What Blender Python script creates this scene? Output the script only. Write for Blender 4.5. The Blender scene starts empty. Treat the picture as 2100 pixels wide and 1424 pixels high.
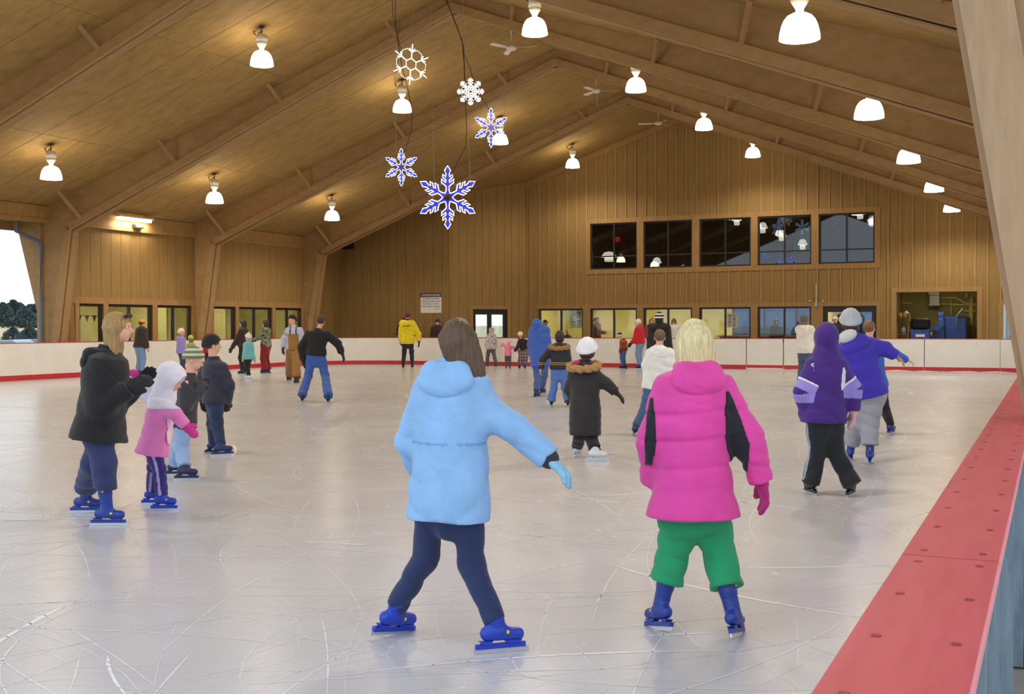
import bpy, bmesh, math, random
import numpy as np
from mathutils import Vector, Matrix
random.seed(7); rng = np.random.default_rng(5)
R = math.radians
scn = bpy.context.scene
COL = scn.collection

# ------------------------------------------------------------------ camera (solved from the frames, boards and lamps of the hall)
F_PX, YAW, PITCH, ROLL, CAM_H = 2352.2, R(25.192), R(-1.051), R(-0.14), 1.513
cam = bpy.data.cameras.new('camera'); cam_o = bpy.data.objects.new('camera', cam); COL.objects.link(cam_o)
cam.sensor_width = 36; cam.lens = 36 * F_PX / 2100; cam.clip_start = .05; cam.clip_end = 600
FW = Vector((-math.sin(YAW) * math.cos(PITCH), math.cos(YAW) * math.cos(PITCH), math.sin(PITCH)))
RT0 = Vector((math.cos(YAW), math.sin(YAW), 0)); UP0 = RT0.cross(FW)
RT = RT0 * math.cos(ROLL) + UP0 * math.sin(ROLL); UPV = UP0 * math.cos(ROLL) - RT0 * math.sin(ROLL)
CAM_P = Vector((0, 0, CAM_H))
cam_o.matrix_world = Matrix(((RT.x, UPV.x, -FW.x, 0), (RT.y, UPV.y, -FW.y, 0), (RT.z, UPV.z, -FW.z, CAM_H), (0, 0, 0, 1)))
scn.camera = cam_o

# ------------------------------------------------------------------ overcast sky, exposure
world = bpy.data.worlds.new('sky'); scn.world = world; world.use_nodes = True
bg = world.node_tree.nodes['Background']; bg.inputs[0].default_value = (.84, .92, 1.0, 1); bg.inputs[1].default_value = 1.35
scn.cycles.max_bounces = 7; scn.cycles.diffuse_bounces = 4; scn.cycles.glossy_bounces = 4; scn.cycles.transmission_bounces = 4; scn.cycles.transparent_max_bounces = 12
scn.cycles.use_adaptive_sampling = True; scn.cycles.adaptive_threshold = .025
scn.view_settings.view_transform = 'Standard'; scn.view_settings.look = 'None'
scn.view_settings.gamma = 1; scn.view_settings.use_curve_mapping = False
scn.view_settings.exposure = 0.22
LAMP_W, LAMP_E = 275, 16.0

# ------------------------------------------------------------------ helpers
def ray(x, y):
    return FW + RT * ((x - 1050) / F_PX) - UPV * ((y - 712) / F_PX)
def at(x, y, n, v):                       # where the sight line of a photo point meets the plane axis n = v
    r = ray(x, y); t = (v - CAM_P[n]) / r[n]
    return CAM_P + r * t
def lin(c):
    if isinstance(c, str):
        c = c.lstrip('#'); c = [int(c[i:i + 2], 16) for i in (0, 2, 4)]
    return tuple((v / 255 / 12.92 if v / 255 <= .04045 else ((v / 255 + .055) / 1.055) ** 2.4) for v in c[:3])
def link(o, parent=None):
    COL.objects.link(o)
    if parent is not None: o.parent = parent
    return o
def tag(o, label=None, cat=None, group=None, kind=None):
    if label: o['label'] = label
    if cat: o['category'] = cat
    if group: o['group'] = group
    if kind: o['kind'] = kind
    return o
def empty(name, loc=(0, 0, 0), rz=0, parent=None):
    o = bpy.data.objects.new(name, None); o.location = loc; o.rotation_euler.z = rz; o.empty_display_size = .2
    return link(o, parent)
def mesh_obj(name, V, F, mat, parent=None, smooth=False, loc=None):
    me = bpy.data.meshes.new(name); me.from_pydata([tuple(v) for v in V], [], F); me.update()
    if smooth: me.polygons.foreach_set('use_smooth', [True] * len(me.polygons))
    if mat: me.materials.append(mat)
    o = bpy.data.objects.new(name, me)
    if loc is not None: o.location = loc
    return link(o, parent)
BOXF = [(0, 1, 3, 2), (4, 6, 7, 5), (0, 4, 5, 1), (2, 3, 7, 6), (0, 2, 6, 4), (1, 5, 7, 3)]
_bc = {}
def box(name, x0, x1, y0, y1, z0, z1, mat, parent=None, bev=0.0):
    """a box mesh centred on its own origin; alike boxes share mesh data"""
    key = (round(x1 - x0, 4), round(y1 - y0, 4), round(z1 - z0, 4), mat.name, bev)
    me = _bc.get(key)
    if me is None:
        bm = bmesh.new(); bmesh.ops.create_cube(bm, size=1)
        bmesh.ops.scale(bm, vec=(key[0], key[1], key[2]), verts=bm.verts)
        if bev: bmesh.ops.bevel(bm, geom=bm.edges[:], offset=bev, segments=2, affect='EDGES', profile=.5)
        me = bpy.data.meshes.new(name); bm.to_mesh(me); bm.free(); me.materials.append(mat); _bc[key] = me
    o = bpy.data.objects.new(name, me); o.location = ((x0 + x1) / 2, (y0 + y1) / 2, (z0 + z1) / 2)
    return link(o, parent)
class MB:
    """collects shapes for ONE mesh"""
    def __init__(s): s.V = []; s.F = []
    def add(s, V, F):
        n = len(s.V); s.V += [Vector(v) for v in V]; s.F += [tuple(i + n for i in f) for f in F]; return s
    def box(s, x0, x1, y0, y1, z0, z1):
        return s.add([(x, y, z) for x in (x0, x1) for y in (y0, y1) for z in (z0, z1)], BOXF)
    def bar(s, a, b, w, t, up=(0, 0, 1)):
        a = Vector(a); b = Vector(b); d = (b - a).normalized(); u = Vector(up); r = d.cross(u)
        if r.length < 1e-4: r = d.cross(Vector((1, 0, 0)))
        r.normalize(); u = r.cross(d)
        return s.add([p + r * (i * w / 2) + u * (j * t / 2) for p in (a, b) for i in (-1, 1) for j in (-1, 1)], BOXF)
    def tube(s, pts, rad, n=6, closed=False):
        P = [Vector(p) for p in pts]; m = len(P); V = []; F = []
        for i, p in enumerate(P):
            q = P[(i + 1) % m] if (closed or i < m - 1) else p; o = P[i - 1] if (closed or i > 0) else p
            d = (q - o).normalized(); u = d.cross(Vector((0, 0, 1)))
            if u.length < 1e-3: u = d.cross(Vector((0, 1, 0)))
            u.normalize(); w = d.cross(u); r = rad[i] if isinstance(rad, (list, tuple)) else rad
            V += [p + (u * math.cos(2 * math.pi * k / n) + w * math.sin(2 * math.pi * k / n)) * r for k in range(n)]
        for i in range(m if closed else m - 1):
            a = i * n; b = ((i + 1) % m) * n
            F += [(a + k, a + (k + 1) % n, b + (k + 1) % n, b + k) for k in range(n)]
        if not closed: F += [tuple(range(n))[::-1], tuple((m - 1) * n + k for k in range(n))]
        return s.add(V, F)
    def lathe(s, prof, c=(0, 0, 0), n=24, cap=False):
        c = Vector(c); V = [c + Vector((r * math.cos(2 * math.pi * k / n), r * math.sin(2 * math.pi * k / n), z)) for r, z in prof for k in range(n)]
        F = [(i * n + k, i * n + (k + 1) % n, (i + 1) * n + (k + 1) % n, (i + 1) * n + k) for i in range(len(prof) - 1) for k in range(n)]
        if cap: F += [tuple(range(n))[::-1], tuple((len(prof) - 1) * n + k for k in range(n))]
        return s.add(V, F)
    def poly_prism(s, pts, y0, y1):         # outline in x,z pushed along y
        n = len(pts); V = [(x, y0, z) for x, z in pts] + [(x, y1, z) for x, z in pts]
        F = [tuple(range(n)), tuple(range(2 * n - 1, n - 1, -1))] + [(k, n + k, n + (k + 1) % n, (k + 1) % n) for k in range(n)]
        return s.add(V, F)
    def build(s, name, mat, parent=None, smooth=False, loc=None):
        o = mesh_obj(name, s.V, s.F, mat, parent, smooth, loc)
        bm = bmesh.new(); bm.from_mesh(o.data); bmesh.ops.recalc_face_normals(bm, faces=bm.faces); bm.to_mesh(o.data); bm.free()
        if smooth:
            o.data.polygons.foreach_set('use_smooth', [True] * len(o.data.polygons))
        return o

# ------------------------------------------------------------------ materials
def newmat(name):
    m = bpy.data.materials.new(name); m.use_nodes = True; nt = m.node_tree
    return m, nt, nt.nodes['Principled BSDF']
def N(nt, t, **kw):
    n = nt.nodes.new(t)
    for k, v in kw.items():
        if k.startswith('i_'): n.inputs[k[2:].replace('_', ' ')].default_value = v
        else: setattr(n, k, v)
    return n
def ramp(nt, fac, stops):
    r = nt.nodes.new('ShaderNodeValToRGB'); e = r.color_ramp.elements
    while len(e) < len(stops): e.new(.5)
    for el, (p, c) in zip(e, stops): el.position = p; el.color = (*c, 1)
    nt.links.new(fac, r.inputs[0]); return r
def coords(nt, scale=(1, 1, 1), rot=(0, 0, 0), rnd=False):
    tc = nt.nodes.new('ShaderNodeTexCoord'); mp = nt.nodes.new('ShaderNodeMapping')
    mp.inputs['Scale'].default_value = scale; mp.inputs['Rotation'].default_value = rot
    nt.links.new(tc.outputs['Object'], mp.inputs[0])
    if rnd:
        oi = nt.nodes.new('ShaderNodeObjectInfo'); mu = N(nt, 'ShaderNodeMath', operation='MULTIPLY'); mu.inputs[1].default_value = 37.0
        nt.links.new(oi.outputs['Random'], mu.inputs[0]); nt.links.new(mu.outputs[0], mp.inputs['Location'])
    return mp.outputs[0]
def plain(name, c, rough=.6, metal=0.0, spec=.5, emit=None, estr=0):
    m, nt, b = newmat(name); b.inputs['Base Color'].default_value = (*lin(c), 1); b.inputs['Roughness'].default_value = rough
    b.inputs['Metallic'].default_value = metal; b.inputs['Specular IOR Level'].default_value = spec
    if emit: b.inputs['Emission Color'].default_value = (*lin(emit), 1); b.inputs['Emission Strength'].default_value = estr
    return m
def noisy(name, c1, c2, scale=(8, 8, 8), rough=.6, bump=.2, bscale=None, rnd=True, metal=0.0, detail=6, dist=.004):
    m, nt, b = newmat(name); co = coords(nt, scale, rnd=rnd)
    n = N(nt, 'ShaderNodeTexNoise', i_Scale=1.0, i_Detail=detail, i_Roughness=.65); nt.links.new(co, n.inputs['Vector'])
    r = ramp(nt, n.outputs['Fac'], [(.3, lin(c1)), (.7, lin(c2))]); nt.links.new(r.outputs[0], b.inputs['Base Color'])
    b.inputs['Roughness'].default_value = rough; b.inputs['Metallic'].default_value = metal
    if bump:
        bp = N(nt, 'ShaderNodeBump', i_Strength=bump, i_Distance=dist)
        if bscale:
            n2 = N(nt, 'ShaderNodeTexNoise', i_Scale=1.0, i_Detail=4); nt.links.new(coords(nt, bscale, rnd=rnd), n2.inputs['Vector'])
            nt.links.new(n2.outputs['Fac'], bp.inputs['Height'])
        else: nt.links.new(n.outputs['Fac'], bp.inputs['Height'])
        nt.links.new(bp.outputs[0], b.inputs['Normal'])
    return m
def glow(name, c, s):
    m, nt, b = newmat(name); nt.nodes.remove(b); e = N(nt, 'ShaderNodeEmission'); e.inputs[0].default_value = (*lin(c), 1); e.inputs[1].default_value = s
    nt.links.new(e.outputs[0], nt.nodes['Material Output'].inputs[0])
    if s < 4: m.cycles.emission_sampling = 'NONE'
    return m
def glass(name, tint=(240, 246, 246), refl=.045):
    m, nt, b = newmat(name); nt.nodes.remove(b)
    t = N(nt, 'ShaderNodeBsdfTransparent'); t.inputs[0].default_value = (*lin(tint), 1)
    g = N(nt, 'ShaderNodeBsdfGlossy', i_Roughness=.01); lw = N(nt, 'ShaderNodeLayerWeight', i_Blend=.5); fr = N(nt, 'ShaderNodeMath', operation='POWER'); fr.inputs[1].default_value = 4.0; nt.links.new(lw.outputs['Facing'], fr.inputs[0])
    ad = N(nt, 'ShaderNodeMath', operation='ADD'); ad.inputs[1].default_value = refl
    mx = N(nt, 'ShaderNodeMixShader'); nt.links.new(fr.outputs[0], ad.inputs[0]); nt.links.new(ad.outputs[0], mx.inputs[0])
    nt.links.new(t.outputs[0], mx.inputs[1]); nt.links.new(g.outputs[0], mx.inputs[2])
    nt.links.new(mx.outputs[0], nt.nodes['Material Output'].inputs[0]); return m

M = {}
M['board'] = noisy('stained_board', (138, 108, 60), (158, 126, 72), (14, 14, 1.2), .75, .35, (60, 60, 6))
M['ceil'] = noisy('stained_plywood', (142, 114, 62), (170, 138, 82), (1.4, 5, 5), .8, .3, (10, 60, 60))
M['beam'] = noisy('stained_timber', (148, 116, 72), (168, 134, 90), (3, 12, 6), .7, .3, (20, 60, 40))
M['batten'] = noisy('batten_timber', (158, 124, 72), (178, 142, 90), (8, 8, 2), .7, .2, (40, 40, 12))
M['daylit'] = noisy('daylit_timber', (168, 140, 108), (192, 164, 130), (14, 14, 2), .8, .35, (60, 60, 8))  # paler beam timber: daylight on the near right column put into its colour
M['trim'] = noisy('stained_trim', (152, 116, 66), (170, 132, 80), (6, 6, 2), .7, .25, (40, 40, 12))
M['dark'] = plain('dark_bronze_frame', (36, 32, 32), .45)
M['white_panel'] = noisy('white_board_panel', (226, 224, 218), (236, 234, 230), (2, 2, 2), .35, .05, (30, 30, 30))
M['red_plastic'] = noisy('red_plastic', (186, 36, 46), (198, 50, 58), (6, 6, 6), .45, .12, (60, 60, 60))
M['red_cap'] = noisy('red_cap_plastic', (178, 66, 74), (192, 80, 88), (30, 3, 10), .5, .15, (220, 60, 200), dist=.001)
M['cap_edge'] = plain('scuffed_cap_edge', (228, 150, 158), .5)
M['steel'] = noisy('galvanised_steel', (120, 142, 162), (158, 178, 194), (30, 8, 4), .42, .1, None, metal=.75)
M['bolt'] = plain('zinc_bolt', (170, 180, 188), .35, .9)
M['concrete'] = noisy('concrete', (128, 122, 116), (152, 146, 140), (2, 2, 2), .8, .2, (20, 20, 20))
M['fixture'] = plain('white_enamel', (214, 210, 200), .4)
M['black'] = plain('black_cable', (14, 12, 12), .6)
M['glass'] = glass('window_glass')
M['glass_dark'] = glass('window_glass_dark', (190, 196, 204), .07)
M['glass_blue'] = glass('tinted_glass', (116, 136, 160), .04)
M['lamp_glow'] = glow('lamp_glow', (255, 236, 205), LAMP_E)
M['tube_glow'] = glow('tube_glow', (255, 244, 224), 9)
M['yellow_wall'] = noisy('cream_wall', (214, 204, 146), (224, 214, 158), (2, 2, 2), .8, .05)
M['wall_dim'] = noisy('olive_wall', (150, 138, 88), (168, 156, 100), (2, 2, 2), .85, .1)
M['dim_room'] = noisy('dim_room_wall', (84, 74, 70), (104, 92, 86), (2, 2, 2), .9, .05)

def m_ice():
    m, nt, b = newmat('skated_ice')
    co = coords(nt)
    n1 = N(nt, 'ShaderNodeTexNoise', i_Scale=.35, i_Detail=5, i_Roughness=.6); nt.links.new(co, n1.inputs['Vector'])
    base = ramp(nt, n1.outputs['Fac'], [(.3, lin((192, 192, 198))), (.7, lin((208, 208, 213)))])
    # loose snow specks
    sp = N(nt, 'ShaderNodeTexVoronoi', i_Scale=5.0); nt.links.new(co, sp.inputs['Vector'])
    ms = N(nt, 'ShaderNodeMapRange'); ms.inputs[1].default_value = .10; ms.inputs[2].default_value = .05; nt.links.new(sp.outputs['Distance'], ms.inputs[0])
    mk2 = N(nt, 'ShaderNodeTexNoise', i_Scale=.8, i_Detail=3); nt.links.new(co, mk2.inputs['Vector'])
    mr2 = N(nt, 'ShaderNodeMapRange'); mr2.inputs[1].default_value = .54; mr2.inputs[2].default_value = .66; nt.links.new(mk2.outputs['Fac'], mr2.inputs[0])
    mm = N(nt, 'ShaderNodeMath', operation='MULTIPLY'); nt.links.new(ms.outputs[0], mm.inputs[0]); nt.links.new(mr2.outputs[0], mm.inputs[1])
    fac = mm
    mc = N(nt, 'ShaderNodeMix', data_type='RGBA'); nt.links.new(fac.outputs[0], mc.inputs[0]); nt.links.new(base.outputs[0], mc.inputs[6]); mc.inputs[7].default_value = (.85, .85, .87, 1)
    nt.links.new(mc.outputs[2], b.inputs['Base Color'])
    rr = N(nt, 'ShaderNodeMapRange'); rr.inputs[3].default_value = .16; rr.inputs[4].default_value = .5; nt.links.new(fac.outputs[0], rr.inputs[0])
    n3 = N(nt, 'ShaderNodeTexNoise', i_Scale=2.2, i_Detail=6, i_Roughness=.7); nt.links.new(co, n3.inputs['Vector'])
    ra = N(nt, 'ShaderNodeMath', operation='MULTIPLY_ADD'); ra.inputs[1].default_value = .18; nt.links.new(n3.outputs['Fac'], ra.inputs[0]); nt.links.new(rr.outputs[0], ra.inputs[2])
    nt.links.new(ra.outputs[0], b.inputs['Roughness'])
    b.inputs['Specular IOR Level'].default_value = .38
    n4 = N(nt, 'ShaderNodeTexNoise', i_Scale=14, i_Detail=4); nt.links.new(co, n4.inputs['Vector'])
    ad = N(nt, 'ShaderNodeMath', operation='MULTIPLY_ADD'); ad.inputs[1].default_value = 2.0; nt.links.new(fac.outputs[0], ad.inputs[0]); nt.links.new(n4.outputs['Fac'], ad.inputs[2])
    bp = N(nt, 'ShaderNodeBump', i_Strength=.06, i_Distance=.004); nt.links.new(ad.outputs[0], bp.inputs['Height']); nt.links.new(bp.outputs[0], b.inputs['Normal'])
    return m
M['ice'] = m_ice()

# ------------------------------------------------------------------ hall dimensions
XR = -13.36                       # ridge
BAY, Y1 = 6.433, 25.18            # frame spacing; frame with its left foot at the edge of the open side
def FY(k): return Y1 + (k - 1) * BAY
def ceil_z(x): return 9.72 - .3375 * abs(x - XR)
def under_z(x): return 9.243 - .3831 * abs(x - XR)
WK, ZK, WB, ZB = 12.744, 4.36, 13.281, 1.07
XL, XRI, YF = -26.43, -.255, 39.27  # inner faces of the boards
BH = 1.07
XW = -27.05                       # left wall face
YC, YA = 43.7, 40.6               # end wall, corner wall
XA, XC = -21.88, -19.86           # where the slanted wall starts and ends
# ================================================================== the setting
YN, YB, YR0 = -13.0, 44.6, 3.6              # roof starts ahead of the camera, shortened to admit daylight, ends past the end wall
def struct(o): o['kind'] = 'structure'; return o
# ground outside, floor inside, ice
M['grass'] = noisy('dry_grass', (176, 158, 120), (206, 190, 152), (.6, .6, .6), .95, .3, (8, 8, 8), rnd=False)
gp = [(300, -.5), (-42, -.5), (-72, .2), (-114, 1.5), (-400, 1.8)]      # the field rises away from the hall
struct(mesh_obj('ground', [(x, y, z) for x, z in gp for y in (-150, 400)], [(2 * i, 2 * i + 2, 2 * i + 3, 2 * i + 1) for i in range(4)], M['grass']))
def ground_z(x): return float(np.interp(-x, [-g[0] for g in gp], [g[1] for g in gp]))
struct(mesh_obj('floor', [(XW - 5.2, YN, -.012), (5, YN, -.012), (5, 50, -.012), (XW - 5.2, 50, -.012)], [(0, 1, 2, 3)], M['concrete']))
def rink_path(off, r=3.2, seg=10):
    """inner face of the boards from the near left, round both far corners, to the near right; off moves it outwards"""
    pts = [(XL - off, YN)]
    for k in range(seg + 1):
        a = math.pi - k / seg * math.pi / 2; pts.append((XL + r + (r + off) * math.cos(a), YF - r + (r + off) * math.sin(a)))
    for k in range(seg + 1):
        a = math.pi / 2 - k / seg * math.pi / 2; pts.append((XRI - 1.2 + (1.2 + off) * math.cos(a), YF - 1.2 + (1.2 + off) * math.sin(a)))
    pts.append((XRI + off, YN)); return pts
pp = rink_path(.01)
struct(mesh_obj('floor_ice', [(x, y, 0) for x, y in pp], [tuple(range(len(pp)))[::-1]], M['ice']))

# white cuts and scrapes of the skates: long bent strokes on the ice
M['mark'] = noisy('ice_scrape', (222, 222, 228), (240, 240, 246), (30, 30, 30), .4, 0)
def skate_marks(n, wl, wr, lr, rr, seed):
    g = random.Random(seed); V = []; F = []
    for _ in range(n):
        y = .8 + (YF - 1.5) * g.random() ** 1.25; x = XL + .8 + (XRI - XL - 1.2) * g.random()
        if g.random() < .45: x = XRI - .3 - 11 * g.random() * (y / 14 + .25)
        a = g.random() * 6.283; L = g.uniform(*lr); k = g.choice((-1, 1)) / g.uniform(*rr); w = g.uniform(wl, wr); m = max(5, int(L / .22)); i0 = len(V); ok = 0
        for i in range(m + 1):
            s = i / m; ww = w * math.sin(math.pi * min(1, s * 1.02)) ** .4 * (.6 + .8 * g.random()); c, q = math.cos(a), math.sin(a)
            if not (XL + .1 < x < XRI - .08 and -2 < y < YF - .1): break
            V += [(x - q * ww, y + c * ww, .0012), (x + q * ww, y - c * ww, .0012)]; ok += 1
            x += c * L / m; y += q * L / m; a += k * L / m
        F += [(i0 + 2 * j, i0 + 2 * j + 1, i0 + 2 * j + 3, i0 + 2 * j + 2) for j in range(ok - 1)]
    return V, F
for nm, args, lab in (('skate_cuts', (1900, .0010, .0034, (.6, 4.5), (1.2, 14), 3), 'fine white skate cuts curving all over the ice'), ('skate_scrapes', (170, .006, .018, (.4, 2.4), (1.0, 6), 4), 'broader white skate scrapes scattered over the ice')):
    tag(mesh_obj(nm, *skate_marks(*args), M['mark']), lab, 'skate marks', kind='stuff')

# ceiling: two slopes of plywood sheets
EAVE = 15.0
mb = MB()
for s in (-1, 1):
    mb.add([(XR, YR0, 9.75), (XR + s * EAVE, YR0, ceil_z(XR + EAVE) + .03), (XR + s * EAVE, YB, ceil_z(XR + EAVE) + .03), (XR, YB, 9.75),
            (XR, YR0, 10.0), (XR + s * EAVE, YR0, ceil_z(XR + EAVE) + .28), (XR + s * EAVE, YB, ceil_z(XR + EAVE) + .28), (XR, YB, 10.0)],
           [(0, 1, 2, 3), (4, 7, 6, 5), (0, 4, 5, 1), (1, 5, 6, 2), (2, 6, 7, 3), (3, 7, 4, 0)])
ceiling = struct(mb.build('ceiling', M['ceil']))
cuts = [0, 4.9, 9.8, EAVE]
sheet_y = [(YR0, FY(-2) - 1.1), (FY(-2) - 1.1, FY(-2))]
for k in range(-2, 4):
    n = 5; sheet_y += [(FY(k) + BAY / n * i, FY(k) + BAY / n * (i + 1)) for i in range(n)]
sheet_y = [(a, min(b, YC)) for a, b in sheet_y if a < YC - .1]
for s in (-1, 1):
    for (y0, y1) in sheet_y:
        for a, b in zip(cuts[:-1], cuts[1:]):
            a_, b_ = a + .008, b - .008; g = .009
            V = [(XR + s * u, y, ceil_z(XR + u) + dz) for dz in (0, .03) for u, y in ((a_, y0 + g), (b_, y0 + g), (b_, y1 - g), (a_, y1 - g))]
            mesh_obj('ceiling_sheet', V, [(0, 1, 2, 3), (7, 6, 5, 4), (0, 4, 5, 1), (1, 5, 6, 2), (2, 6, 7, 3), (3, 7, 4, 0)], M['ceil'], ceiling)

# portal frames
ORD = {-2: 'nearest timber roof frame with the big pale column at the right edge', -1: 'second timber roof frame from the camera, crossing above the near lamps',
       0: 'third timber roof frame from the camera, rafter crossing the upper left', 1: 'roof frame whose left column stands beside the open side',
       2: 'roof frame whose left column parts the two window bays', 3: 'farthest timber roof frame, just before the end wall'}
def frame(k):
    y = FY(k); t = empty('roof_frame', (XR, y, 0)); tag(t, ORD[k], 'roof frame', 'timber roof frames')
    for s in (-1, 1):
        cm = M['daylit'] if k == -2 and s == 1 else M['beam']
        def P(x, z): return (s * x, z)
        # web: plywood box between flange and roof; the foot leans outwards to the eave
        rw = [P(0, 9.243), P(WK, ZK), P(WK + .95, ceil_z(XR + WK + .95)), P(0, 9.72)]
        MB().poly_prism(rw, -.1, .1).build('rafter_web', M['beam'], t)
        cw = [P(WK, ZK), P(WB + .175, 0), P(WB + .72, 0), P(WB + .72, 1.4), P(15.0, ceil_z(XR + 15)), P(WK + .95, ceil_z(XR + WK + .95))]
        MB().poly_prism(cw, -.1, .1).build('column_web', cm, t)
        n = Vector((.3831, 1)).normalized()          # upward normal of the rafter underside
        a, b = Vector((0, 9.243)), Vector((WK, ZK))
        rf = [P(0, 9.243), P(WK, ZK), P(WK + .06, ZK + .2), P(0, 9.243 + .2 / n.y)]
        MB().poly_prism(rf, -.2, .2).build('rafter_flange', M['beam'], t)
        cf = [P(WK, ZK), P(WB + .175, 0), P(WB + .175 + .22, 0), P(WK + .22, ZK + .08)]
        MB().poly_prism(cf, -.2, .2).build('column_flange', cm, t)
        MB().poly_prism([P(.1, 9.20), P(WK - .04, ZK - .025), P(WK - .04, ZK), P(.1, 9.24)], -.07, .13).build('rafter_strip', M['beam'], t)
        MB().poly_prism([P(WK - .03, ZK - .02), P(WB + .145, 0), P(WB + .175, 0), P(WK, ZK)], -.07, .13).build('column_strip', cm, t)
        MB().bar((s * (WB + .72), -.14, 0), (s * (WB + .72), -.14, 4.6), .16, .1, (0, 1, 0)).build('outer_post', M['beam'], t)
        for dx, up in ((12.33, .70), (8.76, .55), (5.15, .45), (1.6, .35)):
            for sy in (-1, 1):
                zb = under_z(XR + dx) + .2
                a = Vector((s * dx, sy * .19, zb)); xt = dx + up * .45
                b = Vector((s * xt, sy * (.19 + up * .75), ceil_z(XR + xt)))
                MB().bar(a, b, .10, .045, (s, 0, 1)).build('brace', M['beam'], t)
        if k == -2 and s == 1:
            bt = MB().box(WB + .02, WB + .95, -.30, -.22, 0, .97).build('steel_boot', M['steel'], t)
            MB().box(WB - .02, WB + .02, -.36, -.22, 0, 1.0).build('steel_angle', M['steel'], t)
            for px, py in ((2063, 1190), (2062, 1392)):
                q = at(px, py, 1, y - .31); c = (q.x - XR, -.30, q.z)
                w = MB().tube([(c[0], -.30, c[2]), (c[0], -.308, c[2])], .026, 14).build('washer', M['bolt'], bt)
                MB().tube([(c[0], -.308, c[2]), (c[0], -.328, c[2])], .013, 6).build('bolt', M['bolt'], bt)
    return t
for k in range(-2, 4): frame(k)

# eave beams between the frames
for s, nm in ((-1, 'trim_1'), (1, 'trim_2')):
    e = empty(nm); e['kind'] = 'structure'
    for k in range(-2, 4):
        y0, y1 = FY(k) + .1, min(FY(k + 1) - .1, YA if s < 0 else YC)
        x = XR + s * 13.69
        box('eave_beam', x - .07, x + .07, y0, y1, 4.63, 5.1, M['trim'], e)
        box('eave_rail', x - .09 * 1, x + .09, y0, y1, 4.60, 4.72, M['trim'], e)
        xo = XR + s * 14.95
        box('fascia', xo - .03, xo + .03, y0, y1, 4.42, 4.72, M['beam'], e)

# ------------------------------------------------------------------ walls of boards
def spans(x0, x1, zlo, zhi, ops):
    """cut the strip [x0,x1] x [zlo,zhi(x)] by the openings -> list of (xa, xb, z0, z1 or None for 'up to the roof')"""
    xs = sorted({x0, x1} | {v for o in ops for v in o[:2] if x0 < v < x1}); out = []
    for a, b in zip(xs[:-1], xs[1:]):
        m = (a + b) / 2; z = zlo
        for o in sorted([o for o in ops if o[0] < m < o[1]], key=lambda o: o[2]):
            if o[2] > z + .02: out.append((a, b, z, o[2]))
            z = max(z, o[3])
        out.append((a, b, z, None))
    return out
def wall(name, p0, p1, ops, board=.42, batten=False, off=0.0, top=None, zlo=0.0):
    p0 = Vector(p0); p1 = Vector(p1); L = (p1 - p0).length; d = (p1 - p0) / L; rz = math.atan2(d.y, d.x)
    def T(u):
        return top if top is not None else ceil_z(p0.x + d.x * u)
    kinks = []
    if top is None and (p0.x - XR) * (p1.x - XR) < 0: kinks = [(XR - p0.x) / d.x]
    core = MB()
    bounds = sorted({0, L, *kinks} | {v for o in ops for v in o[:2] if 0 < v < L})
    for a, b in zip(bounds[:-1], bounds[1:]):
        for (xa, xb, z0, z1) in spans(a, b, zlo, None, ops):
            za, zb = (z1, z1) if z1 is not None else (T(xa), T(xb))
            core.poly_prism([(xa, z0), (xb, z0), (xb, zb), (xa, za)], .002, .14)
    w = core.build(name, M['board']); w.location = (p0.x, p0.y, 0); w.rotation_euler.z = rz; w['kind'] = 'structure'
    n = int(math.ceil((L - off) / board)); edges = [0] + [off + i * board for i in range(n + 1) if 0 < off + i * board < L] + [L]
    g = .006
    for a, b in zip(edges[:-1], edges[1:]):
        for (xa, xb, z0, z1) in spans(a, b, zlo, None, ops + [(kk, kk, 0, 0) for kk in kinks]):
            ga = g if xa == a else 0; gb = g if xb == b else 0
            if xb - xa < .05: continue
            za, zb = (z1, z1) if z1 is not None else (T(xa) - .01, T(xb) - .01)
            MB().poly_prism([(xa + ga, z0), (xb - gb, z0), (xb - gb, zb), (xa + ga, za)], -.022, .002).build('board', M['board'], w)
        if batten and a > 0:
            for (xa, xb, z0, z1) in spans(a - .026, a + .026, zlo, None, ops):
                if xb - xa < .03: continue
                za, zb = (z1, z1) if z1 is not None else (T(xa) - .01, T(xb) - .01)
                MB().poly_prism([(xa, z0), (xb, z0), (xb, zb), (xa, za)], -.058, -.022).build('batten', M['batten'], w)
    return w, rz
WIN_N = [0]
def window(wl, u0, u1, z0, z1, cols=2, rows=None, gl='glass', fr=.07, name=None, depth=.10, parts=True, yo=.02):
    """framed window set into an opening of wall wl (u along the wall)"""
    WIN_N[0] += 1; nm = name or 'window_%d' % WIN_N[0]
    e = empty(nm, wl.location, wl.rotation_euler.z); e['kind'] = 'structure'
    f = MB()
    f.box(u0, u1, yo, yo + depth, z1 - fr, z1).box(u0, u1, yo, yo + depth, z0, z0 + fr).box(u0, u0 + fr, yo, yo + depth, z0 + fr, z1 - fr).box(u1 - fr, u1, yo, yo + depth, z0 + fr, z1 - fr)
    f.build('window_frame', M['dark'], e)
    xs = [u0 + fr + (u1 - u0 - 2 * fr) * i / cols for i in range(cols + 1)]
    zs = [z0 + fr] + ([rows] if rows else []) + [z1 - fr]
    for x in xs[1:-1]: box('mullion', x - fr * .5, x + fr * .5, yo + .01, yo + depth - .01, z0 + fr, z1 - fr, M['dark'], e)
    for z in zs[1:-1]:
        for a, b in zip(xs[:-1], xs[1:]): box('transom', a, b, yo + .012, yo + depth - .02, z - fr * .4, z + fr * .4, M['dark'], e)
    for a, b in zip(xs[:-1], xs[1:]):
        for c, d in zip(zs[:-1], zs[1:]): box('pane', a, b, yo + .045, yo + .053, c, d, M[gl], e)
    return e
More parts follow.
